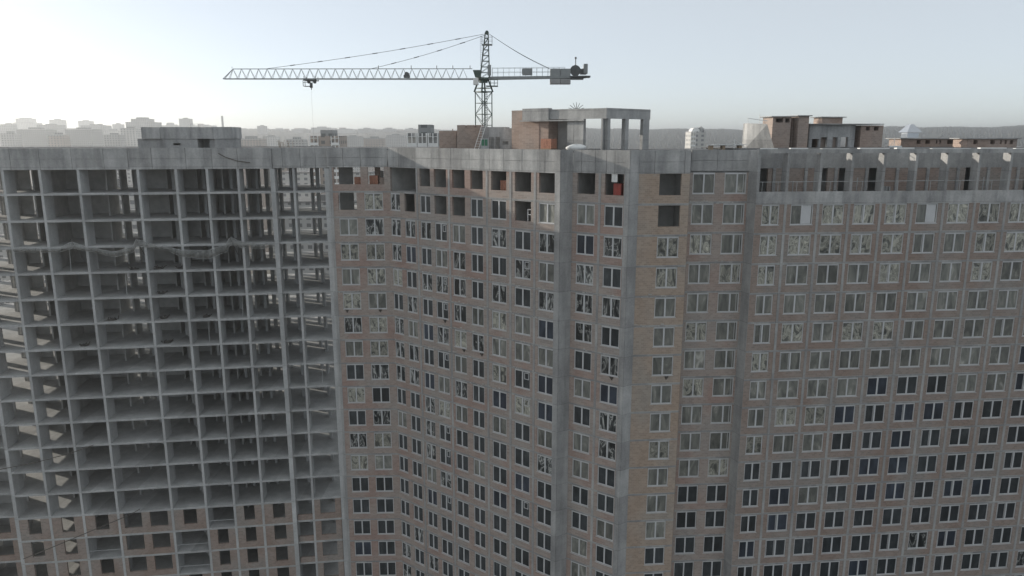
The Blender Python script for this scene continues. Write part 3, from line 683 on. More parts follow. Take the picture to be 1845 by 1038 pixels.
# jib
tipb, rootb = Q(403, 142.3), Q(858, 142.6); m = MB(); dz = 1.28
x0, x1, zb_, ze = tipb.x, rootb.x, rootb.z, tipb.z
def jb(x, dy=0): t = (x - x0) / (x1 - x0); return Vector((x, YC + dy, ze + (zb_ - ze) * t))
m.tube(jb(x0, -.25), jb(x1, -.6), .085, 4); m.tube(jb(x0, .25), jb(x1, .6), .085, 4)
top0 = jb(x0 + 1.35) + Vector((0, 0, dz)); m.tube(top0, jb(x1 - .5) + Vector((0, 0, dz + .05)), .065, 4); m.tube(jb(x0, -.25), top0, .05, 4); m.tube(jb(x0, .25), top0, .05, 4)
nb = 28; L_ = (x1 - .6) - (x0 + 1.35)
for i in range(nb + 1):
    xt = x0 + 1.35 + L_ * i / nb; t_ = jb(xt) + Vector((0, 0, dz + .05 * i / nb)); hw = .25 + .35 * i / nb
    if i < nb:
        for sx in (-.5, .5):
            for dy in (-hw, hw): m.tube(t_, jb(xt + L_ / nb * sx, dy), .028, 4)
    m.tube(jb(xt - L_ / nb * .5, -hw), jb(xt - L_ / nb * .5, hw), .03, 4)
jib = m.build('jib', M['crane_grey'], crane)
m = MB()
for px in (682, 741, 787, 816, 847): a = Q(px, 124); m.tube(a, a + Vector((0, 0, .42)), .05, 5)
m.tube(Q(418, 124), Q(418, 120), .03); m.build('jib_lug', M['crane_dark'], jib)
m = MB(); a, b = Q(728, 141), Q(738, 133); m.abox(a.x, b.x, YC - .4, YC + .4, a.z + .05, a.z + .4); m.tube((a.x + .4, YC - .35, a.z + .5), (a.x + .4, YC + .35, a.z + .5), .3, 10); m.build('trolley_winch', M['crane_dark'], jib)
m = MB(); a, b = Q(549, 146), Q(572, 138); m.abox(a.x, b.x, YC - .7, YC - .55, a.z, a.z + .12); m.abox(a.x, b.x, YC + .55, YC + .7, a.z, a.z + .12)
for x in (a.x + .1, b.x - .1): m.tube((x, YC - .65, a.z + .1), (x, YC - .65, b.z), .04, 4); m.tube((x, YC + .65, a.z + .1), (x, YC + .65, b.z), .04, 4); m.tube((x, YC - .7, a.z + .05), (x, YC + .7, a.z + .05), .05, 4)
for x in (a.x + .55, b.x - .4): m.tube((x, YC - .12, a.z - .12), (x, YC + .12, a.z - .12), .22, 10)
trl = m.build('trolley', M['crane_dark'], crane)
m = MB(); c0 = Q(548, 156); m.abox(c0.x, c0.x + 1.0, YC - .5, YC + .5, c0.z, c0.z + .05)
for x in (c0.x + .02, c0.x + .98):
    for y in (YC - .48, YC + .48): m.tube((x, y, c0.z), (x, y, a.z + .05), .045, 4)
m.tube((c0.x, YC - .48, c0.z + .5), (c0.x + .98, YC - .48, c0.z + .5), .04, 4); m.build('trolley_basket', M['crane_dark'], trl)
m = MB(); h = Q(560.5, 148); m.abox(h.x - .16, h.x + .16, YC - .15, YC + .15, h.z - .75, h.z - .1); m.tube((h.x, YC, h.z - .75), (h.x, YC, h.z - 1.0), .06, 6); m.build('hook_block', M['crane_dark'], trl)
# counter jib
cj0, cj1 = Q(880, 138.6), Q(1056, 136.8); m = MB()
for dy in (-.6, .45): m.hexa([(cj0.x, YC + dy, cj0.z - .38), (cj1.x, YC + dy, cj1.z - .28), (cj1.x, YC + dy + .15, cj1.z - .28), (cj0.x, YC + dy + .15, cj0.z - .38), (cj0.x, YC + dy, cj0.z), (cj1.x, YC + dy, cj1.z), (cj1.x, YC + dy + .15, cj1.z), (cj0.x, YC + dy + .15, cj0.z)])
for i in range(12): 
    q = cj0.lerp(cj1, i / 11); m.abox(q.x - .05, q.x + .05, YC - .44, YC + .44, q.z - .2, q.z - .05)
cj = m.build('counter_jib', M['crane_grey'], crane)
m = MB()
for i in range(14):
    q = cj0.lerp(cj1, .04 + i * .74 / 13)
    for dy in (-.62, .62): m.tube(q + Vector((0, dy, 0)), q + Vector((0, dy, 1.1)), .022, 4)
for hh in (.55, 1.1):
    for dy in (-.62, .62): m.tube(cj0.lerp(cj1, .04) + Vector((0, dy, hh)), cj0.lerp(cj1, .78) + Vector((0, dy, hh)), .022, 4)
m.build('guard_rail', M['crane_grey'], cj)
m = MB(); a, b = Q(941, 136), Q(959, 123.5); m.abox(a.x, b.x, YC - .5, YC + .3, a.z + .02, b.z); m.abox(a.x - .05, a.x, YC - .4, YC + .2, a.z + .2, b.z - .1); m.build('hoist_box', M['crane_grey'], crane)
for j, (p0, p1) in enumerate(((991, 1009), (1009.5, 1027.5))):
    m = MB(); a, b = Q(p0, 152), Q(p1, 142.5); m.abox(a.x, b.x, YC - .62, YC + .6, a.z, b.z)
    for i in range(3): m.abox(a.x + .06 + i * .44, a.x + .4 + i * .44, YC - .66, YC - .621, a.z + .08, b.z - .08)
    m.build('counterweight', M['cweight'], crane)
    m = MB(); a, b = Q(p0, 138.2), Q(p1, 124.5); m.abox(a.x, b.x, YC - .62, YC + .6, a.z, b.z); m.tube((a.x + .5, YC - .3, b.z), (a.x + .5, YC + .3, b.z), .07, 5); m.build('upper_counterweight', M['crane_grey'], crane)
m = MB(); a, b = Q(1026, 140), Q(1063, 134); m.abox(a.x, b.x, YC - .75, YC + .75, a.z, a.z + .2); m.abox(a.x + .1, b.x - .9, YC - .6, YC + .6, a.z - .25, a.z - .001)
c0 = Q(1036, 128); m.tube((c0.x, YC - .5, c0.z), (c0.x, YC + .5, c0.z), .6, 14); m.tube((c0.x, YC - .6, c0.z), (c0.x, YC - .5, c0.z), .72, 14); m.abox(c0.x + .7, c0.x + 1.5, YC - .4, YC + .4, c0.z - .45, c0.z + .25)
m.tube((c0.x + 1.0, YC, c0.z), (c0.x + 1.6, YC, c0.z + .1), .3, 8); a = Q(1037, 124); m.tube((a.x, YC, a.z), (a.x, YC, a.z + 1.25), .06, 5); m.tube((a.x, YC, a.z + 1.25), (a.x, YC, a.z + 1.5), .13, 6)
m.build('hoist_winch', M['crane_dark'], crane)
m = MB(); a, b = Q(1051, 133), Q(1058.5, 116.5); m.abox(a.x, b.x, YC - .5, YC + .5, a.z, b.z)
for i in range(5): m.abox(a.x + .04, b.x - .04, YC - .53, YC - .501, a.z + .12 + i * .24, a.z + .28 + i * .24)
m.build('resistor_box', M['crane_grey'], crane)
m = MB(); a, b = Q(853, 142), Q(866, 128); m.hexa([(a.x + .3, YC - 1.5, a.z + .1), (b.x, YC - 1.5, a.z + .1), (b.x, YC - .65, a.z + .1), (a.x + .3, YC - .65, a.z + .1), (a.x, YC - 1.5, b.z), (b.x, YC - 1.5, b.z), (b.x, YC - .65, b.z), (a.x, YC - .65, b.z)])
cabn = m.build('machinery_box', M['crane_green'], crane)
m = MB(); a, b = Q(854, 154), Q(860, 144); m.abox(a.x, b.x + .2, YC - 1.9, YC - .7, a.z, b.z + .1); m.build('operator_cab', M['white'], crane)
m = MB(); a, b = Q(879, 137), Q(885, 118); m.abox(a.x, b.x, YC - .9, YC - .5, a.z, b.z); m.build('control_cabinet', M['crane_grey'], crane)
m = MB(); a, b = Q(884, 156), Q(897, 144.5); m.abox(a.x - .6, b.x, YC - .8, YC + .8, a.z, a.z + .08)
for x in (a.x, (a.x + b.x) / 2, b.x - .03):
    for y in (YC - .78, YC + .78): m.tube((x, y, a.z), (x, y, b.z), .03, 4)
for y in (YC - .78, YC + .78):
    for h in (.45, .9): m.tube((a.x, y, a.z + h), (b.x, y, a.z + h), .025, 4)
m.build('access_platform', M['crane_green'], crane)
for ta, tb, n in ((Q(875, 61), Q(478, 124.2), 8), (Q(875, 63), Q(668, 124.2), 5), (Q(881, 61), Q(990, 124), 1)):
    for dy in ((0,) if n > 1 else (-.4, .4)):
        m = MB(); q = [ta.lerp(tb, i / 16) + Vector((0, dy * (i / 16), -.25 * math.sin(math.pi * i / 16))) for i in range(17)]; m.poly(q, .033, 4)
        for i in range(1, n): a = ta.lerp(tb, i / n); a.z -= .25 * math.sin(math.pi * i / n); d = (tb - ta).normalized(); m.tube(a - d * .35, a + d * .35, .07, 4)
        m.build('pendant_bar', M['crane_dark'], crane)
m = MB(); h = Q(560.5, 157); m.tube(h, h + Vector((0, 0, -7)), .008, 4); m.build('hoist_rope', M['cable'], crane)

# ------------------------------------------------------------------ loose things
def pallet(fr, u, n, z, w_, d_, h_, label, mt='clay', group='pallets of clay blocks'):
    a = fr.p(u, n, z); t = thing('brick_pallet', a, label, 'pallet', group)
    p = MB()
    for i in range(5): p.box(fr, u - w_ / 2 + i * w_ / 5 + .01, u - w_ / 2 + (i + 1) * w_ / 5 - .03, n, n - d_, z + .1, z + .125)
    for i in range(3): p.box(fr, u - w_ / 2 + .01, u + w_ / 2 - .03, n - .01 - i * (d_ - .1) / 2, n - .09 - i * (d_ - .1) / 2, z, z + .099)
    p.build('pallet_base', M['timber'], t)
    b = MB(); r = random.Random(int(u * 100)); nx, nz = max(2, int(w_ / .27)), max(2, int(h_ / .24))
    for i in range(nx):
        for j in range(nz):
            o = r.uniform(-.012, .012); b.box(fr, u - w_ / 2 + i * w_ / nx + .006, u - w_ / 2 + (i + 1) * w_ / nx - .006, n - .02 + o, n - d_ + .02, z + .126 + j * (h_ - .13) / nz, z + .126 + (j + 1) * (h_ - .13) / nz - .008)
    b.build('clay_blocks', M[mt], t); return t
F2 = SZ(2) + .1
pallet(fBC, 3.1, -1.0, F2, .95, .9, 1.55, 'pallet of orange clay blocks left of the brick pier in the top opening')
pallet(fBC, 4.95, -.7, F2, 1.0, .9, 1.75, 'low pallet of clay blocks right beside the brick pier in the top opening')
pallet(fBC, 6.05, -.8, F2, .8, .9, 1.5, 'dark pallet of clay blocks at the right end of the top opening', 'brick_red')
t = tag(MB(), None) if False else None
m = MB(); m.box(fBC, 5.2, 5.75, -3.2, -3.6, F2 + .0, F2 + 2.2); tag(m.build('insulation_sheet', M['white']), 'white insulation sheet standing behind the clay pallets on the top storey', 'sheet')
pallet(fCD, 16.7, -.8, F2, 1.35, 1.0, 1.75, 'tall orange pallet of clay blocks in a middle top storey opening')
pallet(fl, uL(995), 1.2, RZ, 1.35, 1.1, 1.15, 'pallet of orange clay blocks on the roof before the open rooftop frame')
def cabinet(fr, u, n, z, label):
    t = thing('site_cabinet', fr.p(u, n, z), label, 'cabinet')
    m = MB(); m.box(fr, u - .42, u + .42, n, n - .5, z + .05, z + 1.85); m.build('body', M['red'], t)
    m = MB(); m.box(fr, u - .38, u - .01, n + .03, n + .001, z + .1, z + 1.8); m.box(fr, u + .01, u + .38, n + .03, n + .001, z + .1, z + 1.8); m.build('door', M['red'], t)
    m = MB(); m.box(fr, u - .4, u + .4, n - .02, n - .48, z, z + .049); m.build('plinth', M['debris'], t)
cabinet(fDE, 4.65, -.55, F2, 'dark red metal cabinet in the right opening below the rooftop frame')
m = MB(); f = fDE; u = 4.55
m.box(f, u - .3, u + .3, -.12, -.16, SZ(1) - .9, SZ(1) - .12)
for a, b, c, d in ((-.3, -.24, -.9, -.12), (.24, .3, -.9, -.12), (-.03, .03, -.9, -.12)): m.box(f, u + a, u + b, -.09, -.119, SZ(1) + c, SZ(1) + d)
m.box(f, u - .24, u + .24, -.09, -.118, SZ(1) - .55, SZ(1) - .48)
tag(m.build('window_sash', M['white']), 'small white window sash hanging above the red cabinet', 'window sash')
# loose window frame in an unglazed opening
m = MB(); u = 20.2
for a, b, z0, z1 in ((-.3, -.22, .1, 2.1), (.22, .3, .1, 2.1), (-.22, .22, .1, .18), (-.22, .22, 2.02, 2.1), (-.22, .22, 1.5, 1.58)): m.box(fCD, u + a, u + b, -.35, -.43, SZ(3) + z0, SZ(3) + z1)
tag(m.build('window_sash', M['frame']), 'white window frame leaning inside an unglazed opening of the slanting wing', 'window sash')
# ladder
a, b = at(858.5, 268, 85), at(876.5, 210, 87); a.z = RZ; m = MB()
for s in (-.24, .24): m.tube(a + Vector((s, 0, 0)), b + Vector((s, 0, 0)), .035, 4)
for i in range(1, 13): q = a.lerp(b, i / 13); m.tube(q + Vector((-.24, 0, 0)), q + Vector((.24, 0, 0)), .022, 4)
tag(m.build('ladder', M['white']), 'pale ladder leaning against the grey stair wall below the crane mast', 'ladder')
# generator like box with green front
g0 = at(866, 262, 86); t = thing('power_cabinet', (g0.x + .5, 86, RZ), 'grey power cabinet with green panels at the foot of the ladder', 'cabinet')
m = MB(); m.abox(g0.x, g0.x + .95, 85.6, 86.2, RZ, RZ + 1.15); m.build('body', M['rail'], t)
for i in range(2): m = MB(); m.abox(g0.x + .12 + i * .38, g0.x + .42 + i * .38, 85.55, 85.599, RZ + .35, RZ + 1.05); m.build('panel', M['green'], t)
# white bag
m = MB(); c0 = at(1037, 267, 76); rows = []; r_ = random.Random(4)
for j in range(9):
    th = math.pi * j / 8; row = []
    for i in range(17):
        ph_ = 2 * math.pi * (i % 16) / 16; rr = 1 + .12 * math.sin(3 * ph_ + j)
        row.append((c0.x + 1.0 * math.sin(th) * math.cos(ph_) * rr, 75.0 + .55 * math.sin(th) * math.sin(ph_) * rr, RZ + .28 + .33 * math.cos(th) * (1 + .15 * math.cos(2 * ph_))))
    rows.append(row)
m.grid(rows); o = m.build('sack', M['white']); tag(o, 'bulging white sack lying on the parapet below the rooftop frame', 'sack')
for p in o.data.polygons: p.use_smooth = True
# bristling starter bars on the rooftop frame
m = MB(); c0 = Vector((at(1039, 194, 80).x, 80.3, PT - .12))
for i in range(7):
    t_ = R(-78 + 26 * i); d = Vector((math.sin(t_), .25 * math.sin(i * 2.1), math.cos(t_) * .85 + .12)); m.tube(c0, c0 + d * .85, .05, 4, .03)
m.tube(c0 - Vector((0, 0, .05)), c0 + Vector((0, 0, .12)), .16, 6)
tag(m.build('rebar_cluster', M['debris']), 'dark spiky fan of steel bars on top of the rooftop frame', 'rebar')
# golden starter bars on the roof of the frame block
m = MB(); r_ = random.Random(12)
for i in range(26):
    a = at(502 + r_.uniform(0, 28), 266, 88 + r_.uniform(0, 2)); a.z = TOP - .1; d = Vector((r_.uniform(-.4, .4), r_.uniform(-.2, .2), 1)); l = r_.uniform(.4, 1.0)
    m.tube(a, a + d * l, .014, 4); m.tube(a + d * l, a + d * l + Vector((r_.uniform(-.2, .2), 0, -.1)), .014, 4)
tag(m.build('rebar_cluster', M['timber']), 'thin tangle of sunlit steel bars on the roof of the open frame', 'rebar')
# boards and a low table of formwork on the roof of the corner block
t = thing('formwork_stack', (at(1310, 262, 78).x, 78, RZ), 'long boards propped on trestles on the roof left of the pale stair wall', 'boards')
a, b = at(1277, 261, 78), at(1338, 262, 78); m = MB(); m.abox(a.x, b.x, 77.6, 78.8, a.z - .06, a.z); m.abox(a.x + .4, b.x + .35, 77.5, 78.5, a.z + .004, a.z + .05); m.build('board', M['white'], t)
m = MB()
for x in (a.x + .25, a.x + 1.5, b.x - .3): m.abox(x - .14, x + .14, 77.65, 78.6, RZ, a.z - .061)
m.build('trestle', M['timber'], t)
m = MB(); a = at(1323, 251, 77.4); m.tube((a.x, 77.3, RZ), (a.x, 77.3, a.z), .04); m.tube((a.x, 77.3, a.z), (a.x + 1.3, 77.3, RZ + .15), .03); m.build('prop', M['white'], t)
m = MB(); a = at(1612, 250, 84); m.tube((a.x, 84, RW), (a.x, 84, a.z), .03); m.tube((a.x, 84, a.z), (a.x + .7, 84, RW + .2), .012); m.tube((a.x, 84, a.z), (a.x - .4, 84, RW + .2), .012); m.abox(a.x - .6, a.x + .8, 83.8, 84.4, RW, RW + .18)
tag(m.build('roof_antenna', M['white']), 'thin white guyed pole on a white base left of the metal vent hood', 'antenna')
# trestles and rails on the terrace
def trestle(u, label, h=1.9):
    t = thing('support_trestle', fHI.p(u, -1.6, SZ(2) + .02), label, 'trestle', 'trestles on the roof terrace'); z = SZ(2) + .02
    m = MB(); m.tube(fHI.p(u, -1.6, z + .35), fHI.p(u, -1.6, z + h), .045, 5); m.build('post', M['rail'], t)
    for a, b in ((-.4, 0), (.4, 0), (0, -.4)):
        m = MB(); m.tube(fHI.p(u, -1.6, z + .85), fHI.p(u + a, -1.6 + b, z), .03, 4); m.build('leg', M['rail'], t)
for u, s in ((.9, 'first trestle post from the left on the roof terrace'), (4.4, 'trestle post left in the second terrace bay'), (5.7, 'trestle post right in the second terrace bay'), (11.1, 'tall trestle post before a dark doorway of the terrace'), (18.6, 'trestle post in the dark sixth terrace bay'), (24.6, 'trestle post in the eighth terrace bay, right part of the photo')): trestle(u, s, 2.0 + (.3 if u > 10 else 0))
tr = thing('guard_rail', fHI.p(0, -.3, -5.28), 'long thin guard rail along the parapet of the roof terrace', 'railing')
m = MB(); m.tube(fHI.p(.1, -.15, -4.35), fHI.p(WL - 1, -.15, -4.25), .028, 5); m.build('rail', M['rail'], tr)
for u in (.6, 2.2, 4.1, 7.5, 10.8, 14.5, 17.9, 21, 24.4, 28): m = MB(); m.tube(fHI.p(u, -.15, -5.279), fHI.p(u, -.15, -4.3), .025, 5); m.build('post', M['rail'], tr)
r_ = random.Random(31)
for i, (u, w_, h, s) in enumerate(((1.9, .7, .75, 'dark crate stack behind the rail at the left end of the terrace'), (9.0, .5, 1.0, 'grey boards standing left of the dark terrace doorway'), (13.9, .9, 1.1, 'grey bundle of panels standing in the terrace bay with the black doorway'), (20.6, 1.0, .9, 'grey cement sacks piled in a terrace bay right of the lit columns'), (28.5, 1.4, .7, 'low pile of grey sacks at the right end of the terrace'))):
    m = MB(); x = u - w_ / 2
    while x < u + w_ / 2: l = r_.uniform(.12, .3); m.box(fHI, x, x + l - .02, -1.2 - r_.random() * .2, -1.7, SZ(2) + .021, SZ(2) + .3 + h * r_.uniform(.7, 1.1)); x += l
    tag(m.build('material_stack', M['conc'] if i else M['debris']), s, 'materials')
# draped debris nets at the fourth slab of the frame
def net(pts, label):
    t = thing('debris_net', fAB.p(pts[0][0], .3, pts[0][1]), label, 'net', 'debris nets on the open frame')
    rows = []
    n = 40
    def val(x, k):
        for a, b in zip(pts, pts[1:]):
            if a[0] <= x <= b[0]: s = (x - a[0]) / (b[0] - a[0]); s = s * s * (3 - 2 * s) if len(pts) > 3 else s; return a[k] + (b[k] - a[k]) * s
        return pts[-1][k]
    us = [pts[0][0] + (pts[-1][0] - pts[0][0]) * i / n for i in range(n + 1)]
    for j in range(5): rows.append([Vector(fAB.p(x, .35 + .25 * math.sin(j * .8) + .06 * math.sin(x * 5 + j), val(x, 1) + (val(x, 2) - val(x, 1)) * j / 4)) for x in us])
    m = MB(); m.grid(rows); m.build('net_sheet', M['net'], t)
    m = MB(); m.poly(rows[0], .025, 4); m.poly(rows[-1], .02, 4); m.build('edge_rope', M['rail'], t)
zz = SZ(4)
net([(-7.5, zz + .1, zz - .35), (-3.0, zz - .05, zz - .45), (-1.4, zz + .65, zz - .1), (.4, zz + .0, zz - .45), (3.0, zz - .5, zz - 1.1), (5.0, zz - .05, zz - .7), (5.5, zz + .8, zz + .1)], 'left sagging grey debris net hung across the open frame')
net([(5.5, zz + .8, zz + .1), (8.2, zz + .0, zz - .35), (10.6, zz - .5, zz - 1.3), (13.0, zz - .6, zz - 1.6), (15.2, zz - .05, zz - .9), (15.8, zz + .85, zz + .0)], 'deepest sagging grey debris net between the two net poles')
net([(15.8, zz + .85, zz + .0), (17.2, zz + .35, zz - .35), (19.2, zz + .1, zz - .5), (20.8, zz + .2, zz - .3)], 'small grey debris net right of the taller net pole')
for u, s in ((-1.4, 'left thin pole that holds up the debris nets'), (5.5, 'middle thin pole between the two big debris nets'), (15.8, 'right thin pole at the end of the deep debris net')):
    m = MB(); m.tube(fAB.p(u + .6, -.4, zz - 1.3), fAB.p(u - .05, .45, zz + 1.0), .035, 5); tag(m.build('net_pole', M['debris']), s, 'pole', 'poles of the debris nets')
# slanting dark cables in front of the lower frame
def cable(pts, r, label):
    m = MB(); q = [Vector(fAB.p(*p)) for p in pts]; m.poly(q, r, 5); tag(m.build('cable', M['cable']), label, 'cable')
cable([(-15, .9, -38.8), (-12, .9, -38.4), (-8, .8, -37.8), (-4.2, .5, -37.0), (-1.8, .1, -36.3)], .05, 'dark cable slanting across the left edge of the open frame')
cable([(-11, .8, -50.2), (-7, .8, -48.7), (-3, .6, -47.2), (1.5, .2, -45.6), (2.6, .1, -45.0)], .05, 'lower dark cable slanting over the brick infilled storeys')
cable([(15.2, .1, -1.9), (16.0, .12, -2.35), (17.2, .13, -2.75), (18.6, .12, -2.95)], .05, 'short dark cable sagging on the parapet of the open frame')
pr = random.Random(5)
for u, k, s_ in ((12.2, 7, 'steel prop standing in the bay right of the deep net, two storeys below it'), (3.4, 5, 'steel prop in the wide bay directly below the nets'), (16.3, 6, 'steel prop two storeys below the right net pole'), (-2.4, 4, 'steel prop just under the left debris net'), (25.2, 9, 'steel prop in the bay beside the brick wing, halfway down')):
    t = thing('steel_prop', fAB.p(u, -1.0, SZ(k) + .11 - 3), s_, 'prop', 'steel props on the open floors'); z0, z1 = SZ(k + 1) + .11, SZ(k) - .112; lean = pr.uniform(-.15, .15)
    m = MB(); m.tube(fAB.p(u, -1.0, z0 + .02), fAB.p(u + lean, -1.0, z1 - .02), .04, 6); m.build('tube', M['rail'], t)
    m = MB(); m.box(fAB, u - .1, u + .1, -.9, -1.1, z0, z0 + .015); m.build('foot_plate', M['rail'], t)
# rubble on the open floors
rr = random.Random(77); places = [(7.0, 5, 'bay right of the second pylon'), (7.1, 6, 'bay'), (7.2, 7, 'bay'), (7.2, 8, 'bay')]
words = ['fifth', 'sixth', 'seventh', 'eighth', 'ninth', 'tenth', 'eleventh']
def rubble(u, k, n, label, s=1.0):
    m = MB(); z = SZ(k) + .11
    for i in range(12):
        a, nn, l = u + rr.uniform(-.5, .5) * s, n + rr.uniform(-.4, .4), rr.uniform(.15, .6) * s
        p = Vector(fAB.p(a, nn, z + .05)); m.tube(p, p + Vector((rr.uniform(-l, l), rr.uniform(-l, l), rr.uniform(.02, .35) * s)), rr.uniform(.04, .09), 4)
    p = Vector(fAB.p(u, n, z)); m.tube(p, p + Vector((0, 0, .22 * s)), .5 * s, 7, .12 * s)
    tag(m.build('rubble_pile', M['debris']), label, 'rubble', 'rubble piles on the open floors')
for u, k, s in ((7.2, 5, 'topmost dark rubble heap in the bay under the deep net'), (7.2, 6, 'second dark rubble heap down in the bay under the deep net'), (7.2, 7, 'third dark rubble heap down in the bay under the deep net'), (7.3, 8, 'fourth and lowest rubble heap in the bay under the deep net'),
                (9.8, 5, 'small rubble heap right of the topmost one under the deep net'), (1.4, 7, 'rubble heap in the wide bay below the left net'), (-2.0, 8, 'rubble heap low in the bay left of the wide bay'), (4.5, 5, 'rubble heap right in the wide bay just below the nets'), (12.0, 7, 'rubble heap beside a thin post in the bay right of the deep net')): rubble(u, k, -1.2, s, rr.uniform(.7, 1.1))

# ------------------------------------------------------------------ the land: ground, hills, woods
def land(x, y):
    r = math.hypot(x, y); ph = math.degrees(math.atan2(x, y))
    s = min(1, max(0, (r - 700) / 2300.0)); s = s * s * (3 - 2 * s)
    top = 101 + 5 * math.sin(ph * .21 + 1) + 3 * math.sin(ph * .55) + 1.5 * math.sin(ph * 1.7)
    return s * top * (1 - .35 * min(1, max(0, (r - 3200) / 2500)))
def gmat():
    m, t, b = mat('town_ground')
    c = ramp(t, noise(t, pos(t), .012, 8, .65), [(.3, (.05, .055, .04)), (.45, (.11, .10, .08)), (.55, (.16, .15, .135)), (.7, (.07, .07, .05))])
    t.links.new(c, b.inputs['Base Color']); b.inputs['Roughness'].default_value = .95; return m
m = MB(); rows = []
rs = [0, 60, 150, 300, 500, 700, 900, 1150, 1400, 1700, 2000, 2300, 2600, 2800, 3000, 3200, 3600, 4200, 5000, 5800]
for r in rs: rows.append([(r * math.sin(2 * math.pi * i / 240), r * math.cos(2 * math.pi * i / 240), GZ + land(r * math.sin(2 * math.pi * i / 240), r * math.cos(2 * math.pi * i / 240))) for i in range(241)])
m.grid(rows); o = m.build('ground', gmat(), base=(0, 0, GZ)); o['kind'] = 'structure'
def fmat():
    m, t, b = mat('bare_woods')
    c = ramp(t, noise(t, pos(t), .03, 8, .7), [(.3, (.03, .032, .026)), (.5, (.055, .052, .042)), (.7, (.085, .075, .06))])
    t.links.new(c, b.inputs['Base Color']); b.inputs['Roughness'].default_value = 1; return m
FM = fmat()
def woods(p0, p1, r0, r1, hgt, seed, label):
    r_ = random.Random(seed); rows = []; n = int((p1 - p0) / .045)
    for j in range(34):
        r = r0 + (r1 - r0) * j / 33
        rows.append([(r * math.sin(R(p0 + (p1 - p0) * i / n)), r * math.cos(R(p0 + (p1 - p0) * i / n)), GZ + land(r * math.sin(R(p0 + (p1 - p0) * i / n)), r * math.cos(R(p0 + (p1 - p0) * i / n))) + (hgt * (.55 + .6 * r_.random() ** 2) if 0 < j < 33 else 0)) for i in range(n + 1)])
    m = MB(); m.grid(rows); tag(m.build('forest', FM), label, 'forest', None, 'stuff')
woods(2, 40, 1100, 3100, 7, 1, 'leafless woods covering the long ridge on the right horizon')
woods(-22, 2, 1500, 3150, 5, 2, 'hazy woods on the ridge behind the crane and city')

# ------------------------------------------------------------------ the city
def tower(px0, px1, py, Y, mt, label, depth=None, group='hazy tower blocks on the skyline', cap=True, step=None, seed=0):
    a, b = at(px0, py, Y), at(px1, py, Y); W_ = b.x - a.x; cxm = (a.x + b.x) / 2; g = GZ + land(cxm, Y) - 3; r_ = random.Random(int(px0 * 7 + py)); d = depth or max(14, W_ * r_.uniform(.5, .8))
    t = thing('tower_block', (cxm, Y + d / 2, g), label, 'tower block', group)
    m = MB(); m.abox(a.x, b.x, Y, Y + d, g, a.z)
    if step: m.abox(a.x + W_ * step[0], a.x + W_ * step[1], Y + .5, Y + d - 1, a.z + .003, a.z + step[2])
    m.build('wall', M[mt], t)
    if cap:
        m = MB(); h = a.z + (step[2] if step else 0) + .005; p0, p1 = (step[0] + .1, step[1] - .1) if step else (.3, .7)
        m.abox(a.x + W_ * p0, a.x + W_ * p1, Y + d * .3, Y + d * .7, h, h + r_.uniform(2, 3.5)); m.build('roof_box', M['far_dark'], t)
        m = MB(); m.abox(a.x - .3, b.x + .3, Y - .3, Y, a.z - 1.2, a.z + .3); m.build('parapet', M['far_grey'], t)
    return t
LB = [(-30, -4, 226, 1500, 'far_grey', None), (0, 22, 224, 1450, 'far_grey', None), (22, 62, 221, 2000, 'far_pale', (.15, .75, 11)), (29, 82, 233, 1200, 'far_dark', None), (66, 104, 225, 1500, 'far_grey', None), (88, 110, 216, 2100, 'far_pale', None),
      (117, 164, 233, 1200, 'far_dark', None), (140, 162, 218, 2200, 'far_pale', None), (145, 186, 226, 1600, 'far_grey', None), (172, 187, 225, 2300, 'far_grey', None), (186, 214, 235, 1500, 'far_pale', None), (202, 218, 224, 2100, 'far_grey', None),
      (217, 245, 231, 1050, 'far_pale', None), (226, 275, 220, 1500, 'far_grey', (.2, .75, 6.5)), (322, 342, 214, 2000, 'far_grey', None), (344, 380, 226, 2400, 'far_pale', None), (284, 322, 226, 2400, 'far_grey', None), (463, 478, 227, 2200, 'far_grey', None),
      (484, 520, 235, 2500, 'far_pale', None), (525, 556, 233, 2500, 'far_grey', None), (560, 593, 230, 2500, 'far_grey', None), (600, 640, 233, 2500, 'far_pale', None), (645, 674, 232, 2500, 'far_grey', None), (690, 712, 232, 2500, 'far_grey', None), (730, 749, 232, 2600, 'far_grey', None)]
descr = ['tower block cut by the left edge of the photo, pale in haze', 'flat grey slab tower at the far left edge of the skyline', 'broad pale tower with a raised rounded middle, far left skyline', 'darker wide low block standing before the broad pale far left tower', 'grey tower right behind the wide dark low block', 'slim pale tower, fifth peak of the left skyline',
         'dark wide low block in the middle of the left skyline', 'slim pale tower rising behind the middle dark low block', 'grey tower joined right of the slim pale middle tower', 'small grey tower just right of the middle grey tower', 'low pale block in the skyline gap left of the biggest tower', 'narrow tower just left of the biggest stepped tower',
         'whitish block standing before the biggest stepped tower', 'biggest stepped grey tower left of the stair head on the frame roof', 'grey tower showing above the stair head on the frame roof', 'long low pale block above the right half of the stair head', 'low far grey block above the left half of the stair head', 'lone narrow tower right of the stair head on the hazy ridge',
         'low pale block on the ridge right of the lone narrow tower', 'low grey block on the ridge left above the balcony building', 'square hazy block above the mid distance balcony building', 'long pale low block on the ridge right of the square hazy block', 'grey low block on the ridge in the middle of the long ridge row', 'small hazy block on the ridge left of the white balcony building', 'last hazy block on the ridge, directly above the white balcony building']
for (a, b, y, Y, mt, st), s in zip(LB, descr): tower(a, b, y, Y, mt, s, step=st)
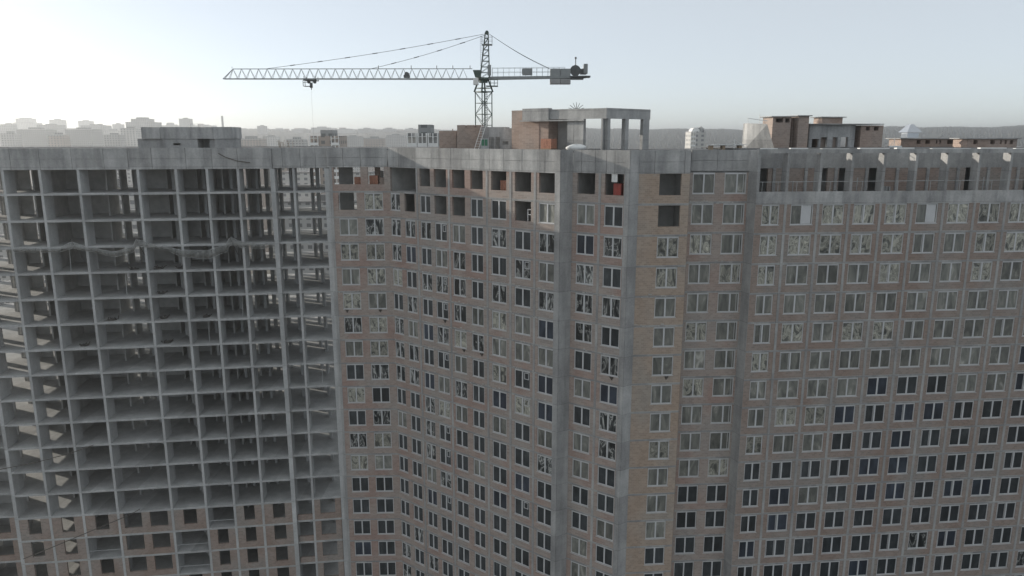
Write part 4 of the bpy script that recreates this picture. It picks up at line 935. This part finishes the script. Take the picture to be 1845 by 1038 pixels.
for a, b, y, Y in ((418, 436, 237, 2400), (438, 452, 235, 2500), (478, 486, 234, 2400), (496, 508, 231, 2550), (512, 519, 232, 2500), (530, 541, 231, 2550), (546, 553, 232, 2500), (577, 587, 228, 2550), (597, 606, 231, 2550), (611, 622, 230, 2600), (627, 634, 232, 2600), (655, 664, 230, 2600), (678, 687, 233, 2600), (694, 700, 230, 2550), (716, 726, 233, 2600), (752, 768, 233, 2600), (774, 788, 234, 2600), (300, 310, 221, 2300), (356, 364, 223, 2300)):
    tower(a, b, y, Y, ('far_grey', 'far_pale', 'far_brown')[int(a) % 3], 'small hazy block in the long row of small blocks on the far ridge', group='small blocks on the far ridge', cap=False)
for a, b, y, Y, mt in ((425, 470, 250, 1000, 'far_brown'), (474, 498, 246, 1300, 'far_pale'), (516, 548, 251, 900, 'far_grey'), (618, 650, 246, 1300, 'far_grey'), (655, 690, 249, 1100, 'far_brown'), (696, 728, 244, 1500, 'far_grey'), (186, 216, 243, 1000, 'far_grey'), (0, 26, 241, 1000, 'far_grey'), (86, 114, 243, 950, 'far_brown')):
    tower(a, b, y, Y, mt, 'hazy mid rise block low on the slope below the skyline towers', group='mid rise blocks on the slope')
m = MB(); a = at(400, 209, 1800); m.tube((a.x, 1800, GZ), (a.x, 1800, a.z), 3.6, 10, 2.4); tag(m.build('chimney', M['far_grey']), 'thin tall hazy chimney right above the stair head', 'chimney')
# nearer blocks with balconies
def balcony_block(px0, px1, py, Y, label, wall, ends, floors=9, depth=16, plan=None):
    a, b = at(px0, py, Y), at(px1, py, Y); t = thing('apartment_house', ((a.x + b.x) / 2, Y, GZ), label, 'apartment house', 'mid distance apartment houses'); W_ = b.x - a.x
    m = MB(); m.abox(a.x, b.x, Y, Y + depth, GZ, a.z); m.build('wall', M[wall], t)
    for (p, q) in ends:
        m = MB(); x0, x1 = a.x + W_ * p, a.x + W_ * q
        for k in range(26):
            z = a.z - 1 - 3 * k
            if z < GZ + 2: break
            m.abox(x0, x1, Y - 1.3, Y - .01, z - .18, z); m.abox(x0, x1, Y - 1.32, Y - 1.22, z - 3 + .0, z - 3 + 1.05)
        for x in (x0, x1, (x0 + x1) / 2): m.abox(x - .15, x + .15, Y - 1.36, Y - 1.1, GZ, a.z)
        m.build('balcony_stack', M['white'], t)
    m = MB(); m.abox(a.x + W_ * .3, a.x + W_ * .72, Y + 3, Y + depth - 3, a.z + .003, a.z + 2.6); m.build('roof_box', M['far_dark'], t)
    return t
balcony_block(559, 611, 245, 340, 'brown apartment house with white balconies beyond the open frame roof', 'far_brown', [(0, .28), (.74, 1.0)])
balcony_block(735, 790, 240, 230, 'white balconied apartment house left of the brick vent stacks', 'far_grey', [(0, .28), (.34, .62), (.68, .98)])
t = balcony_block(1245, 1272, 237, 520, 'white apartment house with arched top before the right hand ridge', 'far_pale', [(0, .3)])
a, b = at(1248, 237, 520), at(1262, 237, 520); m = MB(); n = 14
pts = [((a.x + b.x) / 2 + (b.x - a.x) / 2 * math.cos(math.pi * i / n), a.z + .01 + 2.6 * math.sin(math.pi * i / n)) for i in range(n + 1)]
i0 = len(m.v); m.v += [(x, 522, z) for x, z in pts] + [(x, 532, z) for x, z in pts]; m.f.append(tuple(range(i0 + n, i0 - 1, -1))); m.f.append(tuple(range(i0 + n + 1, i0 + 2 * n + 2)))
for i in range(n): m.f.append((i0 + i, i0 + i + 1, i0 + n + 2 + i, i0 + n + 1 + i))
m.build('arched_roof', M['white'], t)
m = MB(); c0 = at(1266, 237, 520); m.tube((c0.x, 525, c0.z), (c0.x, 525, c0.z + 1.8), 2.4, 10); m.tube((c0.x, 525, c0.z + 1.8), (c0.x, 525, c0.z + 3.6), 2.6, 10, .1); m.build('turret', M['far_grey'], t)
rb = random.Random(41)
mids = [(-150, 270, 50, 60, 'far_pale', 'pale apartment house seen through the wide open bay of the frame'), (-215, 330, 60, 50, 'far_grey', 'grey apartment house seen through the far left open bays'), (-75, 300, 46, 52, 'far_grey', 'grey apartment house seen through the open bays next to the brick wing'),
        (-105, 420, 50, 58, 'far_pale', 'pale apartment house seen through the thin gaps of the frame'), (-62, 520, 60, 48, 'far_brown', 'brown apartment house far behind the brick pier opening'), (-180, 480, 70, 62, 'far_brown', 'brown apartment house far behind the left frame bays'), (-320, 600, 90, 60, 'far_pale', 'pale long house farthest behind the left frame bays')]
for x, y, w_, h, mt, s in mids:
    t = thing('apartment_house', (x, y, GZ), s, 'apartment house', 'mid distance apartment houses'); m = MB(); m.abox(x - w_ / 2, x + w_ / 2, y, y + 14, GZ, GZ + h); m.build('wall', M[mt], t)
    m = MB(); m.abox(x - w_ / 2 - .4, x + w_ / 2 + .4, y - .4, y + 14.4, GZ + h + .003, GZ + h + .5); m.abox(x - 4, x + 4, y + 3, y + 9, GZ + h + .51, GZ + h + 3); m.build('roof', M['roof'], t)

# ------------------------------------------------------------------ haze over the whole place
m = MB(); m.abox(-5900, 5900, -5900, 5900, GZ - 1.0, 57.0)
o = m.build('haze', bpy.data.materials.new('haze'), base=(0, 0, GZ - 1)); tag(o, 'thin pale haze over the city', 'haze', None, 'stuff')
hm = o.data.materials[0]; hm.use_nodes = True; t = hm.node_tree; t.nodes.remove(t.nodes['Principled BSDF'])
pv = N(t, 'ShaderNodeVolumePrincipled'); pv.inputs['Color'].default_value = (.93, .95, .97, 1); pv.inputs['Density'].default_value = .00029; pv.inputs['Anisotropy'].default_value = .58
t.links.new(pv.outputs[0], t.nodes['Material Output'].inputs['Volume'])
